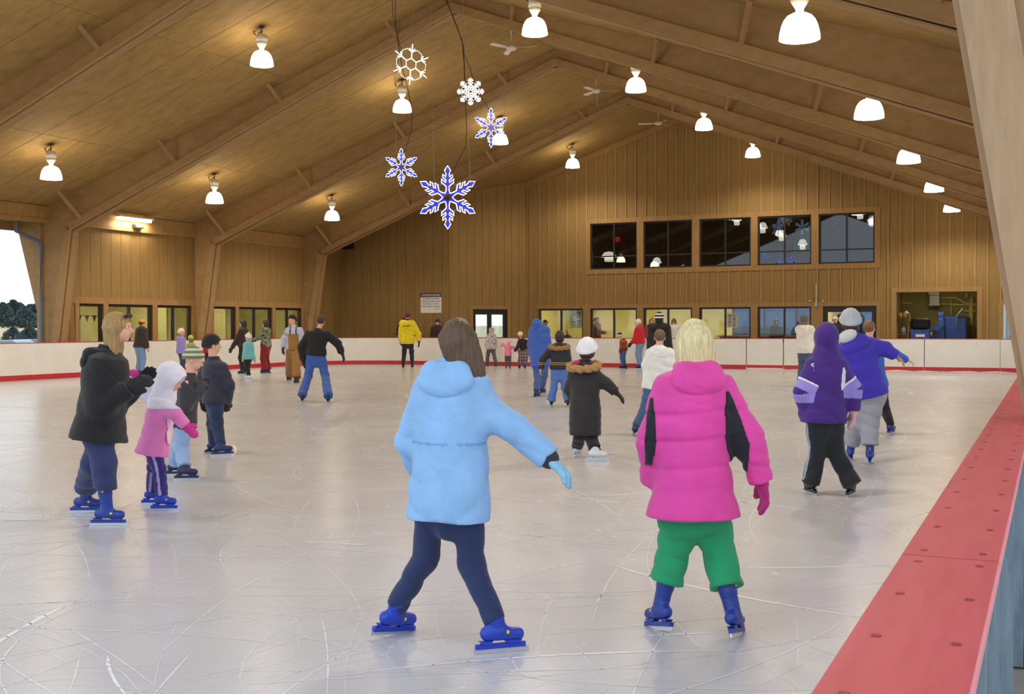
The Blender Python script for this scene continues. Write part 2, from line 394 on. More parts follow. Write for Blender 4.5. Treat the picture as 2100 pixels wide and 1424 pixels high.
def surround(wl, u0, u1, z0, z1, w=.14, sides='lrtb', t=.05):
    if 't' in sides: box('trim_board', u0 - w, u1 + w, -t, -.0, z1, z1 + w, M['trim'], wl)
    if 'b' in sides: box('trim_board', u0 - w, u1 + w, -t, -.0, z0 - w, z0, M['trim'], wl)
    if 'l' in sides: box('trim_board', u0 - w, u0, -t, -.0, z0, z1, M['trim'], wl)
    if 'r' in sides: box('trim_board', u1, u1 + w, -t, -.0, z0, z1, M['trim'], wl)

# end wall (lounge front)
UP = [(-17.01, -15.01), (-14.74, -12.74), (-12.45, -10.43), (-10.17, -8.15), (-7.88, -5.87)]
LO = [(-19.32, -17.33), (-17.01, -15.01), (-14.74, -12.74), (-12.45, -10.43), (-10.17, -8.15)]
X0 = XC
ops = [(a - X0, b - X0, 3.80, 5.66) for a, b in UP] + [(a - X0, b - X0, .85, 2.22) for a, b in LO]
ops += [(-7.72 - X0, -5.80 - X0, 0, 2.22), (-5.12 - X0, -2.38 - X0, 0, 2.70), (-1.54 - X0, -.55 - X0, 0, 2.25)]
wl_end, _ = wall('wall_end', (XC, YC), (1.6, YC), ops, .42, True, off=.18)
for a, b in UP: window(wl_end, a - X0, b - X0, 3.80, 5.66, 2, 4.32, 'glass_dark', .06)
for a, b in LO: window(wl_end, a - X0, b - X0, .85, 2.22, 2, None, 'glass', .07)
surround(wl_end, UP[0][0] - X0, UP[-1][1] - X0, 3.80, 5.66, .19)
for (a, b), (c, d) in zip(UP[:-1], UP[1:]): box('trim_board', b - X0, c - X0, -.05, 0, 3.80, 5.66, M['trim'], wl_end)
box('trim_board', LO[0][0] - X0 - .12, -5.68 - X0, -.05, 0, 2.22, 2.38, M['trim'], wl_end)
for (a, b), (c, d) in zip(LO[:-1], LO[1:]): box('trim_board', b - X0, c - X0, -.05, 0, .6, 2.22, M['trim'], wl_end)
box('trim_board', -8.15 - X0, -7.72 - X0, -.05, 0, 0, 2.22, M['trim'], wl_end)
box('trim_board', -5.80 - X0, -5.66 - X0, -.05, 0, 0, 2.22, M['trim'], wl_end)
surround(wl_end, -5.12 - X0, -2.38 - X0, 0, 2.70, .17, 'lrt')
surround(wl_end, -1.54 - X0, -.55 - X0, 0, 2.25, .16, 'lrt')
box('trim_board', 0.0, .12, -.06, 0, 0, ceil_z(XC) - .05, M['board'], wl_end)
# rake trim under the roof of the end wall
for xa, xb in ((XC, XR), (XR, 1.4)):
    MB().poly_prism([(xa - X0, ceil_z(xa) - .26), (xb - X0, ceil_z(xb) - .26), (xb - X0, ceil_z(xb) - .01), (xa - X0, ceil_z(xa) - .01)], -.09, -.022).build('rake_trim', M['trim'], wl_end)
# slanted corner wall with the double door, then the wall beside it
LB = math.hypot(XC - XA, YC - YA)
def u_on_slant(px, z):
    r = ray(px, 640); d = Vector((XC - XA, YC - YA)) / LB
    # solve (XA,YA)+u d = t*(r.x,r.y)
    den = d.x * r.y - d.y * r.x
    return (YA * r.x - XA * r.y) / den
du0, du1 = u_on_slant(969, 0), u_on_slant(1040, 0)
wl_sl, _ = wall('wall_corner', (XA, YA), (XC, YC), [(du0, du1, 0, 2.2)], .355, off=.1)
surround(wl_sl, du0, du1, 0, 2.2, .14, 'lrt')
wl_a, _ = wall('wall_back', (XW, YA), (XA, YA), [], .42, off=.25)
# left wall between frame 1 and frame 3 with two window bays
def wyl(y): return y - FY(1)
lw = [(26.22, 27.22), (27.42, 29.40), (29.62, 31.32), (32.47, 33.68), (33.86, 35.86), (36.06, 37.76)]
wl_l, _ = wall('wall_left', (XW, FY(1)), (XW, YA), [(wyl(a), wyl(b), .85, 2.24) for a, b in lw], .43, off=.24, top=4.66)
for a, b in lw: window(wl_l, wyl(a), wyl(b), .85, 2.24, 1 if b - a < 1.5 else 2, None, 'glass', .085)
for ya, yb in ((FY(1) + .55, FY(2) - .12), (FY(2) + .55, FY(3) - .12)):
    box('trim_board', wyl(ya), wyl(yb), -.05, 0, 2.24, 2.44, M['trim'], wl_l)
for ya, yb in ((26.06, 26.22), (27.22, 27.42), (29.40, 29.62), (31.32, 31.5), (32.3, 32.47), (33.68, 33.86), (35.86, 36.06), (37.76, 37.93)):
    box('trim_board', wyl(ya), wyl(yb), -.05, 0, .6, 2.24, M['trim'], wl_l)

# doors
def glass_door(name, wl, u0, u1, z1, leaves):
    e = empty(name, wl.location, wl.rotation_euler.z); e['kind'] = 'structure'; fr = .10
    MB().box(u0, u0 + .07, .02, .12, 0, z1).box(u1 - .07, u1, .02, .12, 0, z1).box(u0 + .07, u1 - .07, .02, .12, z1 - .1, z1).build('door_frame', M['dark'], e)
    w = (u1 - u0 - .14) / leaves
    for i in range(leaves):
        a, b = u0 + .07 + i * w, u0 + .07 + (i + 1) * w
        lf = MB().box(a, a + fr, .04, .09, 0, z1 - .1).box(b - fr, b, .04, .09, 0, z1 - .1).box(a + fr, b - fr, .04, .09, z1 - .22, z1 - .1).box(a + fr, b - fr, .04, .09, 0, .25).build('door_leaf', M['dark'], e)
        box('pane', a + fr, b - fr, .06, .068, .25, z1 - .22, M['glass'], lf)
        box('push_bar', a + fr * .6, b - fr * .6, .0, .03, 1.0, 1.05, M['dark'], lf)
    return e
glass_door('door_1', wl_sl, du0, du1, 2.2, 2)
glass_door('door_2', wl_end, -7.72 - X0, -5.80 - X0, 2.22, 1)
M['blue_door'] = noisy('pale_blue_paint', (146, 178, 200), (156, 188, 208), (3, 3, 3), .5, .05)
M['blue_frame'] = plain('pale_frame', (196, 214, 224), .5)
e = empty('door_3', wl_end.location); e['kind'] = 'structure'
u0, u1 = -1.54 - X0, -.55 - X0
MB().box(u0, u0 + .1, -.03, .1, 0, 2.25).box(u1 - .1, u1, -.03, .1, 0, 2.25).box(u0 + .1, u1 - .1, -.03, .1, 2.15, 2.25).build('door_frame', M['blue_frame'], e)
dl = box('door_leaf', u0 + .1, u1 - .1, .03, .08, 0, 2.15, M['blue_door'], e, .004)
k = MB().lathe([(.0, 0), (.03, .0), (.035, .03), (.02, .05), (0, .055)], (0, 0, 0), 12).build('door_handle', M['dark'], e, True); k.location = (u0 + .25, .03, 1.1); k.rotation_euler.x = R(90)

# rooms behind the glass
def room(name, x0, x1, y0, y1, z0, z1, mat, hole=None):
    m = MB(); t = .08
    m.box(x0 - t, x0, y0, y1, z0, z1).box(x1, x1 + t, y0, y1, z0, z1).box(x0 - t, x1 + t, y0, y1 + t, z1, z1 + t).box(x0 - t, x1 + t, y0, y1 + t, z0 - t, z0)
    if hole:                                # windows to the outside in the back wall
        a, b, c, d = hole; m.box(x0 - t, a, y1, y1 + t, z0, z1).box(b, x1 + t, y1, y1 + t, z0, z1).box(a, b, y1, y1 + t, z0, c).box(a, b, y1, y1 + t, d, z1)
    else: m.box(x0 - t, x1 + t, y1, y1 + t, z0, z1)
    o = m.build(name, mat); o['kind'] = 'structure'
    if hole:
        n = 3
        for i in range(n): box('pane', a + (b - a) * i / n + .04, a + (b - a) * (i + 1) / n - .04, y1 + .03, y1 + .04, c, d, M['glass_blue'], o)
        for i in range(n + 1): box('mullion', a + (b - a) * i / n - .04, a + (b - a) * i / n + .04, y1, y1 + .07, c, d, M['dark'], o)
    return o
def strip_light(x0, x1, y0, y1, z, label, group, s=1):
    t = empty('ceiling_light', ((x0 + x1) / 2, (y0 + y1) / 2, z)); tag(t, label, 'ceiling light', group)
    hx, hy = (x1 - x0) / 2, (y1 - y0) / 2
    MB().box(-hx, hx, -hy, hy, -.03, 0).build('housing', M['fixture'], t)
    MB().box(-hx + .03, hx - .03, -hy + .03, hy - .03, -.07, -.03).build('diffuser', M['room_glow'], t)
M['room_glow'] = glow('room_light', (255, 240, 200), 34.0)
M['upper_glow'] = glow('upper_lamp', (255, 238, 205), 7.0)
room('wall_lounge', XC - .1, -8.0, YC + .15, YC + 4.6, 0, 2.75, M['yellow_wall'], (-12.3, -8.3, 1.0, 2.6))
room('wall_entry', -7.9, -5.55, YC + .15, YC + 4.6, 0, 2.75, M['yellow_wall'], (-7.6, -5.9, .9, 2.5))
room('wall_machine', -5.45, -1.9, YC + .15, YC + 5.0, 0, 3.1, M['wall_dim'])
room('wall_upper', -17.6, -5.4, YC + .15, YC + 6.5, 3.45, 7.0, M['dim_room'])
yl0 = FY(1) + .2
def room_left():
    m = MB(); t = .08; x1 = XW - .15; x0 = x1 - 3.6; ys = 29.1
    m.add([(x1, yl0, 0), (x1, yl0, 2.75), (x0, ys, 0), (x0, ys, 2.75), (x1, yl0 + t, 0), (x1, yl0 + t, 2.75), (x0, ys + t, 0), (x0, ys + t, 2.75)], BOXF)
    m.box(x0 - t, x0, ys, 39, 0, 2.75).box(x0, x1, 39, 39 + t, 0, 2.75)
    m.add([(x1, yl0, 2.75), (x1, yl0, 2.83), (x0, ys, 2.75), (x0, ys, 2.83), (x1, 39, 2.75), (x1, 39, 2.83), (x0, 39, 2.75), (x0, 39, 2.83)], BOXF)
    for y in (31.6, 34.8): m.box(x0, x1 - 1.2, y, y + t, 0, 2.75)
    o = m.build('wall_lockers', M['yellow_wall']); o['kind'] = 'structure'
room_left()
for i, x in enumerate((-18, -15, -12, -9.6)):
    strip_light(x - .6, x + .6, YC + 1.6, YC + 2.0, 2.75, ('leftmost', 'second from left', 'third from left', 'rightmost')[i] + ' ceiling light behind the lower lounge windows', 'lounge lights')
strip_light(-7.2, -6.2, YC + 1.6, YC + 2.0, 2.75, 'ceiling light inside the glass entrance door', 'lounge lights')
strip_light(-4.4, -3.2, YC + 1.3, YC + 1.6, 3.1, 'ceiling light in the machine room above the blue machine', 'lounge lights')
for i, y in enumerate((27.0, 30.2, 33.2, 36.6)):
    strip_light(XW - 1.6, XW - 1.2, y - .5, y + .5, 2.75, ('nearest', 'second', 'third', 'farthest')[i] + ' ceiling light behind the left side windows', 'side room lights')

# ------------------------------------------------------------------ dasher boards
def rail_piece(pts, z0, z1, o0, o1, mat, name, parent):
    """solid strip along a polyline; o0,o1 = offsets to the outside"""
    P = [Vector((x, y)) for x, y in pts]; V = []; F = []; n = len(P)
    for i, p in enumerate(P):
        d = (P[min(i + 1, n - 1)] - P[max(i - 1, 0)]).normalized(); out = Vector((-d.y, d.x))   # path runs clockwise: outside is left
        for o in (o0, o1):
            for z in (z0, z1): q = p + out * o; V.append((q.x, q.y, z))
    for i in range(n - 1):
        a, b = i * 4, i * 4 + 4
        F += [(a, a + 1, b + 1, b), (a + 2, b + 2, b + 3, a + 3), (a + 1, a + 3, b + 3, b + 1), (a, b, b + 2, a + 2)]
    F += [(0, 2, 3, 1), ((n - 1) * 4, (n - 1) * 4 + 1, (n - 1) * 4 + 3, (n - 1) * 4 + 2)]
    return mesh_obj(name, V, F, mat, parent)
def boards(root, pts, gap=.004, kick=True, capg=0.003, cap=True):
    P = [Vector(p) for p in pts]; d0 = (P[1] - P[0]).normalized(); d1 = (P[-1] - P[-2]).normalized()
    q = [P[0] + d0 * gap] + P[1:-1] + [P[-1] - d1 * gap]
    rail_piece(q, .0, 1.045, 0, .014, M['white_panel'], 'panel', root)
    if kick: rail_piece(q, .002, .15, -.012, 0, M['red_plastic'], 'kickplate', root)
    if cap: rail_piece([P[0] + d0 * capg] + P[1:-1] + [P[-1] - d1 * capg], 1.045, BH, -.004, .167, M['red_cap'], 'cap_rail', root)
    rail_piece(q, 0, 1.04, .04, .055, M['steel'], 'back_sheet', root) if False else None
def seg(a, b, step):
    n = max(1, round(abs(b - a) / step)); return [(a + (b - a) * i / n, a + (b - a) * (i + 1) / n) for i in range(n)]
bl = tag(empty('rink_boards', (XL, 0, 0)), 'white rink boards with red kickplate along the left side', 'rink boards', 'rink boards')
bl.location = (0, 0, 0)
for a, b in seg(YN, YF - 3.2, 2.44): boards(bl, [(XL, a), (XL, b)])
arc = rink_path(0)[1:12]
for i in (0, 5): boards(bl, arc[i:i + 6])
bf = tag(empty('rink_boards'), 'white rink boards with a gate along the far end', 'rink boards', 'rink boards')
gx0, gx1 = at(1530, 720, 1, YF).x, at(1607, 720, 1, YF).x
for a, b in seg(XL + 3.2, gx0, 2.44): boards(bf, [(a, YF), (b, YF)])
gate = boards(bf, [(gx0, YF), (gx1, YF)], gap=.028)
MB().box(gx0 + .02, gx1 - .02, YF - .03, YF - .012, .02, .05).build('gate_sill', M['white_panel'], bf)
for a, b in seg(gx1, XRI - 1.2, 2.3): boards(bf, [(a, YF), (b, YF)], gap=.012)
arc2 = rink_path(0)[12:23]; boards(bf, arc2)
br = tag(empty('rink_boards'), 'near rink boards with wide red cap rail at the right edge', 'rink boards', 'rink boards')
joints = [YF - 1.2, 35.5, 32, 28.5, 25, 21.5, 18.6, 15.4, 12.2, 9.0, 5.6, 2.32, -1.2, -4.6, -8, YN]
for a, b in zip(joints[:-1], joints[1:]):
    boards(br, [(XRI, a), (XRI, b)])
    # posts of the steel frame under the cap, outer lip
    if a < 16 and b > -6:
        for y in (a - .06, (a + b) / 2): box('frame_post', XRI + .02, XRI + .15, y - .025, y + .025, 0, 1.04, M['steel'], br)
        box('frame_rail', XRI + .02, XRI + .15, b + .01, a - .01, .99, 1.04, M['steel'], br)
        box('cap_lip', XRI + .167, XRI + .171, b + .004, a - .004, 1.047, 1.066, M['cap_edge'], br)
    if 0 < b + 4 and a < 9.1:
        n = int((a - b - .12) / .27)
        for i in range(n + 1):
            y = b + .06 + (a - b - .12) * i / n
            if y < .9: continue
            for x in (XRI + .03, XRI + .137):
                MB().lathe([(0, .0004), (.004, .0004), (.008, .0012), (.0095, .0002)], (0, 0, 0), 10).build('screw', M['screw'] if 'screw' in M else M.setdefault('screw', plain('dark_screw', (140, 40, 48), .4)), br, True, (x, y, BH))
# packed snow against the foot of the far boards
sn = []; sf = []
nx = 260
for i in range(nx):
    x = -9.5 + 8.9 * i / (nx - 1); h = .012 + .03 * abs(math.sin(x * 3.1) * math.sin(x * 1.3 + 1)) + random.random() * .012; w = .10 + .12 * abs(math.sin(x * 2.2)) + random.random() * .03
    sn += [(x, YF - .012, h), (x, YF - .012 - w * .5, h * .55), (x, YF - .012 - w, .001)]
    if i: a = (i - 1) * 3; b = i * 3; sf += [(a, b, b + 1, a + 1), (a + 1, b + 1, b + 2, a + 2)]
M['snow'] = noisy('scraped_snow', (228, 230, 236), (240, 242, 246), (20, 20, 20), .9, .4, (80, 80, 80))
tag(mesh_obj('scraped_snow', sn, sf, M['snow'], None, True), 'thin ridge of scraped snow along the foot of the far boards', 'snow', kind='stuff')
# ================================================================== lamps
ROWS = [(-23.56, 'outer left'), (-16.80, 'inner left'), (-9.79, 'inner right'), (-3.06, 'outer right')]
M['chrome'] = plain('grey_hardware', (70, 66, 62), .5, .3)
_lamp = {}
def lamp_proto():
    t = empty('high_bay_lamp')
    MB().lathe([(.02, 0), (.06, -.01), (.07, -.03), (0, -.035)], n=14).build('ceiling_plate', M['chrome'], t, True)
    MB().tube([(0, 0, -.02), (0, 0, -.22)], .014, 8).build('stem', M['chrome'], t)
    MB().tube([(-.26, .05, -.06), (-.25, .04, -.14), (-.16, .02, -.20), (-.06, 0, -.14), (-.02, 0, -.13)], .012, 6).build('cord', M['black'], t)
    MB().box(-.30, -.24, .02, .08, -.09, -.03).build('junction_box', M['chrome'], t)
    MB().lathe([(0, -.19), (.115, -.20), (.135, -.23), (.135, -.35), (.11, -.37), (.125, -.41), (.08, -.48), (.055, -.52), (.055, -.60)], n=20).build('ballast', M['fixture'], t, True)
    MB().lathe([(.055, -.575), (.11, -.585), (.165, -.615), (.205, -.665), (.237, -.735), (.260, -.83), (.27, -.92), (.262, -.922), (.252, -.83), (.229, -.738), (.198, -.67), (.16, -.625), (.11, -.597), (.0, -.59)], n=32).build('shade', M['lamp_glow'], t, True)
    L = bpy.data.lights.new('lamp_light', 'SPOT'); L.energy = LAMP_W; L.spot_size = R(158); L.spot_blend = .55; L.color = (1, .895, .73); L.shadow_soft_size = .18
    lo = bpy.data.objects.new('lamp_light', L); lo.location = (0, 0, -1.0); link(lo, t)
    return t
lp0 = lamp_proto(); first = [True]
def copy_tree(o, parent=None):
    c = o.copy(); COL.objects.link(c); c.parent = parent
    for ch in o.children: copy_tree(ch, c)
    return c
for ri, (x, rn) in enumerate(ROWS):
    for k in range(-2, 4):
        if k == 3 and ri == 0: continue
        y = FY(k) + BAY / 2
        t = lp0 if first[0] else copy_tree(lp0); first[0] = False
        t.location = (x, y, ceil_z(x))
        v = k - (0, -1, 0, -1)[ri]               # place among the lamps of the row that the picture shows
        lab = 'glowing bell-shaped lamp, %s in the %s row of the roof' % (('nearest', 'second nearest', 'third nearest', 'fourth nearest', 'farthest')[v], rn) if v >= 0 else 'glowing bell-shaped lamp of the %s row %s the top of the picture' % (rn, 'just above' if v == -1 else 'far above')
        tag(t, lab, 'lamp', 'high bay lamps under the roof')
# ------------------------------------------------------------------ ceiling fans
M['fan_white'] = plain('fan_white', (222, 216, 204), .4)
for i, (yy, zz, rot, lab) in enumerate(((28.4, 9.1, 8, 'white three-blade ceiling fan nearest the camera'), (34.83, 9.12, 22, 'white three-blade ceiling fan in the middle of the ridge'), (41.3, 9.1, 75, 'white three-blade ceiling fan nearest the end wall'))):
    t = tag(empty('ceiling_fan', (XR, yy, zz)), lab, 'ceiling fan', 'ceiling fans along the ridge')
    MB().lathe([(0, .61), (.05, .6), (.07, .52), (.02, .5), (.014, .5), (.014, .1), (.03, .09), (.05, .05)], n=14).build('rod', M['fan_white'], t, True)
    MB().lathe([(.03, .07), (.11, .05), (.135, .01), (.135, -.04), (.11, -.075), (0, -.09)], n=20).build('motor', M['fan_white'], t, True)
    for b in range(3):
        a = R(rot + 120 * b); ca, sa = math.cos(a), math.sin(a); V = []; F = []
        prof = [(.10, .03), (.2, .035), (.28, .06), (.7, .075), (.74, .05), (.75, 0)]
        for r, w in prof:
            for s in (-1, 1):
                lx, ly, lz = r, s * w, s * w * .22
                for dz in (.004, -.004): V.append((lx * ca - ly * sa, lx * sa + ly * ca, lz + dz - .02))
        for j in range(len(prof) - 1):
            p = j * 4; q = p + 4
            F += [(p, p + 2, q + 2, q), (p + 1, q + 1, q + 3, p + 3), (p, q, q + 1, p + 1), (p + 2, p + 3, q + 3, q + 2)]
        mesh_obj('blade', V, F, M['fan_white'], t)
    if i == 1: MB().tube([(.03, 0, -.08), (.03, 0, -.5)], .006, 5).build('pull_chain', M['fixture'], t)

# ------------------------------------------------------------------ lit snowflakes
M['flake_white'] = glow('flake_white', (222, 232, 255), 2.2)
M['flake_warm'] = glow('flake_warm', (244, 250, 240), 1.8)
M['flake_blue'] = glow('flake_blue', (48, 56, 255), 1.6)
M['flake_grey'] = plain('flake_frame', (150, 150, 150), .5)
def rot2(p, a): return (p[0] * math.cos(a) - p[1] * math.sin(a), p[0] * math.sin(a) + p[1] * math.cos(a))
def pl(pts): return [(x, 0, z) for x, z in pts]
def place_flake(px, py, Y, label, tilt=0, yaw=0):
    q = at(px, py, 1, Y); t = tag(empty('lit_snowflake', q, YAW + yaw), label, 'snowflake light', 'lit snowflakes hanging under the roof'); t.rotation_euler.y = tilt
    return t, (q - CAM_P).dot(FW) / F_PX      # metres per pixel there
def flake_hex(t, r):
    w = r * .028; m = MB(); h = .295 * r
    hexa = lambda c, rr: [(c[0] + rr * math.cos(R(60 * i + 30)), c[1] + rr * math.sin(R(60 * i + 30))) for i in range(6)]
    m.tube(pl(hexa((0, 0), h)), w, 5, True)
    for i in range(6):
        a = R(60 * i); c = (h * math.sqrt(3) * math.cos(a), h * math.sqrt(3) * math.sin(a)); hx = hexa(c, h)
        a2 = R(60 * i + 30); v = (math.cos(a2), math.sin(a2))
        m.tube(pl([(v[0] * h, v[1] * h), (v[0] * h * 2.0, v[1] * h * 2.0), (v[0] * r, v[1] * r)]), w, 5)
        for s in (-1, 1):
            b = rot2(v, s * R(38)); e0 = (v[0] * h * 2.0, v[1] * h * 2.0); m.tube(pl([e0, (e0[0] + b[0] * h * .8, e0[1] + b[1] * h * .8)]), w, 5)
    m.build('light_tube', M['flake_warm'], t)
    g = MB()
    for i in range(6):
        a = R(60 * i); c = (h * math.sqrt(3) * math.cos(a), h * math.sqrt(3) * math.sin(a)); g.tube(pl(hexa(c, h)), w * .5, 4, True)
    g.build('wire_frame', M['flake_warm'], t)
def flake_dense(t, r, mat='flake_warm', arms=8):
    w = r * .04; m = MB(); m.tube(pl([(.14 * r * math.cos(2 * math.pi * i / 12), .14 * r * math.sin(2 * math.pi * i / 12)) for i in range(12)]), w, 5, True)
    for i in range(arms):
        a = 2 * math.pi * i / arms + math.pi / 2
        f = lambda p: rot2((p[1] * r, p[0] * r), a)
        m.tube(pl([f((0, .16)), f((0, 1))]), w, 5)
        for y0, l in ((.52, .2), (.7, .2), (.84, .13)):
            for s in (-1, 1): m.tube(pl([f((0, y0)), f((s * l, y0 + l * .75))]), w, 5)
        for s in (-1, 1): m.tube(pl([f((0, .22)), f((s * .15, .40)), f((0, .58))]), w, 5)
    m.build('light_tube', M[mat], t)
HALF = [(.045, .24), (.045, .34), (.19, .47), (.205, .58), (.05, .47), (.05, .545), (.155, .635), (.165, .735), (.05, .645), (.05, .73), (.095, .85), (0, 1.0)]
def flake_blue(t, r, sq=1.0, braces=False):
    m = MB(); b = MB(); g = MB(); w = r * .018
    for i in range(6):
        a = 2 * math.pi * i / 6
        f = lambda p: (lambda q: (q[0] * sq, q[1]))(rot2((p[0] * r, p[1] * r), a))
        out = HALF + [(-x, z) for x, z in HALF[-2::-1]]
        m.tube(pl([f(p) for p in out]), w, 5)
        y = -.012 * r
        bl_ = [[(0, .26), (0, .92)], [(0, .36), (.15, .51)], [(0, .36), (-.15, .51)], [(0, .53), (.12, .66)], [(0, .53), (-.12, .66)], [(0, .78), (.05, .86), (0, .94)], [(0, .78), (-.05, .86), (0, .94)]]
        for q in bl_: b.tube([(x, 0, z) for x, z in [f(p) for p in q]], w * .95, 5)
        c = R(30); m.tube(pl([f((.045, .24)), f(rot2((0, .15), -c)), f(rot2((-.045, .24), -2 * c))]), w, 5)
        b.tube(pl([f((0, .21)), f(rot2((0, .11), -c)), f(rot2((0, .21), -2 * c))]), w, 5)
        if braces: MB().tube(pl([f((.20, .52)), f(rot2((0, .44), -c)), f(rot2((-.20, .52), -2 * c))]), w * .45, 4).build('wire_brace', M['flake_grey'], t)
    m.build('white_tube', M['flake_white'], t); b.build('blue_tube', M['flake_blue'], t)
FL = [(843, 132, 22.9, 'white honeycomb snowflake light, highest of the five'), (965, 188, 25.4, 'small round dense white snowflake light'), (1007, 262, 26.6, 'blue and white snowflake light overlapping a lamp at right'),
      (823, 343, 22.5, 'small blue and white snowflake light hanging lower left'), (918, 405, 24.4, 'largest blue and white snowflake light, hanging lowest')]
fl = [place_flake(*f) for f in FL]
flake_hex(fl[0][0], 42 * fl[0][1]); fl[0][0].rotation_euler.y = R(5); fl[0][0].rotation_euler.z += R(28)
flake_dense(fl[1][0], 28 * fl[1][1])
flake_blue(fl[2][0], 41 * fl[2][1], .92)
flake_blue(fl[3][0], 39 * fl[3][1], .95)
flake_blue(fl[4][0], 65 * fl[4][1], 1.0, True)
def cable(pxs, label, rad=.008, name='cable', mat='black'):
    tag(MB().tube([at(x, y, 1, Y) for x, y, Y in pxs], rad, 5).build(name, M[mat]), label, 'cable', 'cables of the snowflake lights')
cable([(800, -75, 22.0), (806, 30, 22.9), (814, 70, 22.9), (822, 101, 22.9), (818, 108, 22.88)], 'black cable dropping to the honeycomb snowflake')
cable([(808, -70, 22.1), (812, 60, 22.8), (823, 130, 22.95), (838, 190, 22.8), (846, 230, 22.7), (843, 270, 22.6), (832, 305, 22.5), (826, 318, 22.5)], 'black cable running down to the lower left snowflake')
cable([(905, -24, 24.7), (920, 12, 24.8), (935, 50, 25.0), (948, 85, 25.2), (952, 130, 25.4), (953, 165, 25.4), (957, 176, 25.38)], 'thick black cable ending at the small round snowflake', .013)
cable([(951, 90, 25.3), (953, 160, 25.45), (955, 220, 25.2), (957, 260, 24.9), (955, 300, 24.7), (940, 330, 24.5), (930, 350, 24.4), (926, 362, 24.42)], 'black cable curling down to the largest snowflake')
cable([(951, 110, 25.5), (964, 140, 25.7), (978, 190, 26.1), (992, 205, 26.4), (1003, 225, 26.6)], 'black cable reaching across to the right snowflake')
for i, (x0, y0, x1, y1, Y, w) in enumerate(((890, 370, 882, -40, 24.4, 'left wire holding the largest snowflake'), (964, 365, 949, -20, 24.4, 'right wire holding the largest snowflake'), (1036, 240, 1032, 30, 26.6, 'wire holding the snowflake beside the lamp'), (812, 312, 806, -75, 22.5, 'wire holding the lower left snowflake'), (846, 95, 850, -70, 22.9, 'wire holding the honeycomb snowflake'))):
    cable([(x0, y0, Y), (x1, y1, Y)], 'thin bright ' + w, .0035, 'hanging_wire', 'flake_grey')

# ------------------------------------------------------------------ sign on the corner wall
def text(s, size, mat, parent, loc, name='lettering', align='CENTER', xs=1.0, ext=.001):
    c = bpy.data.curves.new('font', 'FONT'); c.body = s; c.size = size; c.align_x = align; c.extrude = ext; c.offset = size * .012
    f = bpy.data.objects.new('font', c); me = bpy.data.meshes.new_from_object(f); bpy.data.objects.remove(f); me.materials.clear(); me.materials.append(mat)
    o = bpy.data.objects.new(name, me); link(o, parent); o.location = loc; o.rotation_euler = (R(90), 0, 0); o.scale.x = xs
    return o
M['sign_white'] = plain('sign_white', (236, 234, 232), .5); M['sign_navy'] = plain('sign_navy', (10, 36, 56), .5); M['ink'] = plain('sign_ink', (60, 58, 60), .7)
s0, s1 = at(863, 602, 1, YA - .03), at(905.5, 642, 1, YA - .03)
sg = tag(empty('rules_sign', ((s0.x + s1.x) / 2, YA - .035, s1.z)), 'white sign with navy header reading ATTENTION SKATERS', 'sign')
W, Hh = s1.x - s0.x, s0.z - s1.z
box('sign_panel', -W / 2, W / 2, -.012, .012, 0, Hh, M['sign_white'], sg, .002)
box('sign_header', -W / 2, W / 2, -.018, -.013, Hh * .80, Hh, M['sign_navy'], sg)
text('ATTENTION SKATERS', .125, M['sign_white'], sg, (0, -.0185, Hh * .845), xs=.70)
for i, l in enumerate(('ICE ADMISSION FEE REQUIRED', 'DURING NON BUSINESS HOURS.', 'FEE IS PAYABLE AT THE PARK', 'OFFICE OR HENRY LODGE DESK.')):
    text(l, .078, M['ink'], sg, (0, -.0125, Hh * (.685 - .13 * i)), xs=.74)
text('THANK YOU', .055, M['ink'], sg, (W * .42, -.0125, Hh * .19), align='RIGHT', xs=.85)

# ------------------------------------------------------------------ fittings on the walls
t = tag(empty('wall_light', (XW + .25, 28.4, 4.98)), 'long bright fluorescent light above the left side windows', 'wall light')
MB().box(-.1, .1, -.78, .78, .04, .09).build('housing', M['fixture'], t)
MB().tube([(-.03, -.74, .0), (-.03, .74, .0)], .055, 10).build('diffuser', M['tube_glow'], t, True)
L = bpy.data.lights.new('tube_light', 'AREA'); L.shape = 'RECTANGLE'; L.size = .15; L.size_y = 1.4; L.energy = 45; L.color = (1, .85, .62)
lo = bpy.data.objects.new('tube_light', L); lo.location = (0, 0, -.07); link(lo, t)
t = tag(empty('emergency_light', (XW + .12, 28.65, 4.78)), 'small black emergency light box under the fluorescent light', 'emergency light')
MB().box(-.06, .06, -.2, .2, -.07, .06).build('housing', M['dark'], t); MB().box(.06, .068, -.11, .15, -.02, .04).build('lens', M['tube_glow'], t)
t = tag(empty('loudspeaker', at(711, 505, 1, YA - .3)), 'black loudspeaker high on the corner wall behind the far frame', 'loudspeaker')
MB().box(-.18, .18, -.1, .3, -.12, .12).build('cabinet', M['dark'], t); MB().box(-.15, .15, -.115, -.1, -.09, .09).build('grille', M['black'], t)
q = at(1674, 625, 1, YC - .06)
t = tag(empty('post_light', (q.x, YC - .05, q.z)), 'thin upright pole with grey box between lounge window and glass door', 'pole')
MB().box(-.05, .05, -.06, .02, -.08, .08).build('box', M['steel'], t); MB().tube([(0, -.03, .08), (0, -.03, .78)], .018, 8).build('pole', M['fixture'], t)
for px, lab in ((1661, 'left'), (1688, 'right')):
    q = at(px, 618, 1, YC - .06); t = tag(empty('wall_sensor', (q.x, YC - .05, q.z)), 'small white sensor %s of the thin pole' % lab, 'sensor', 'sensors by the pole')
    MB().lathe([(0, 0), (.035, 0), (.04, .03), (.02, .06), (0, .06)], n=10).build('sensor_body', M['fixture'], t, True).rotation_euler.x = R(90)
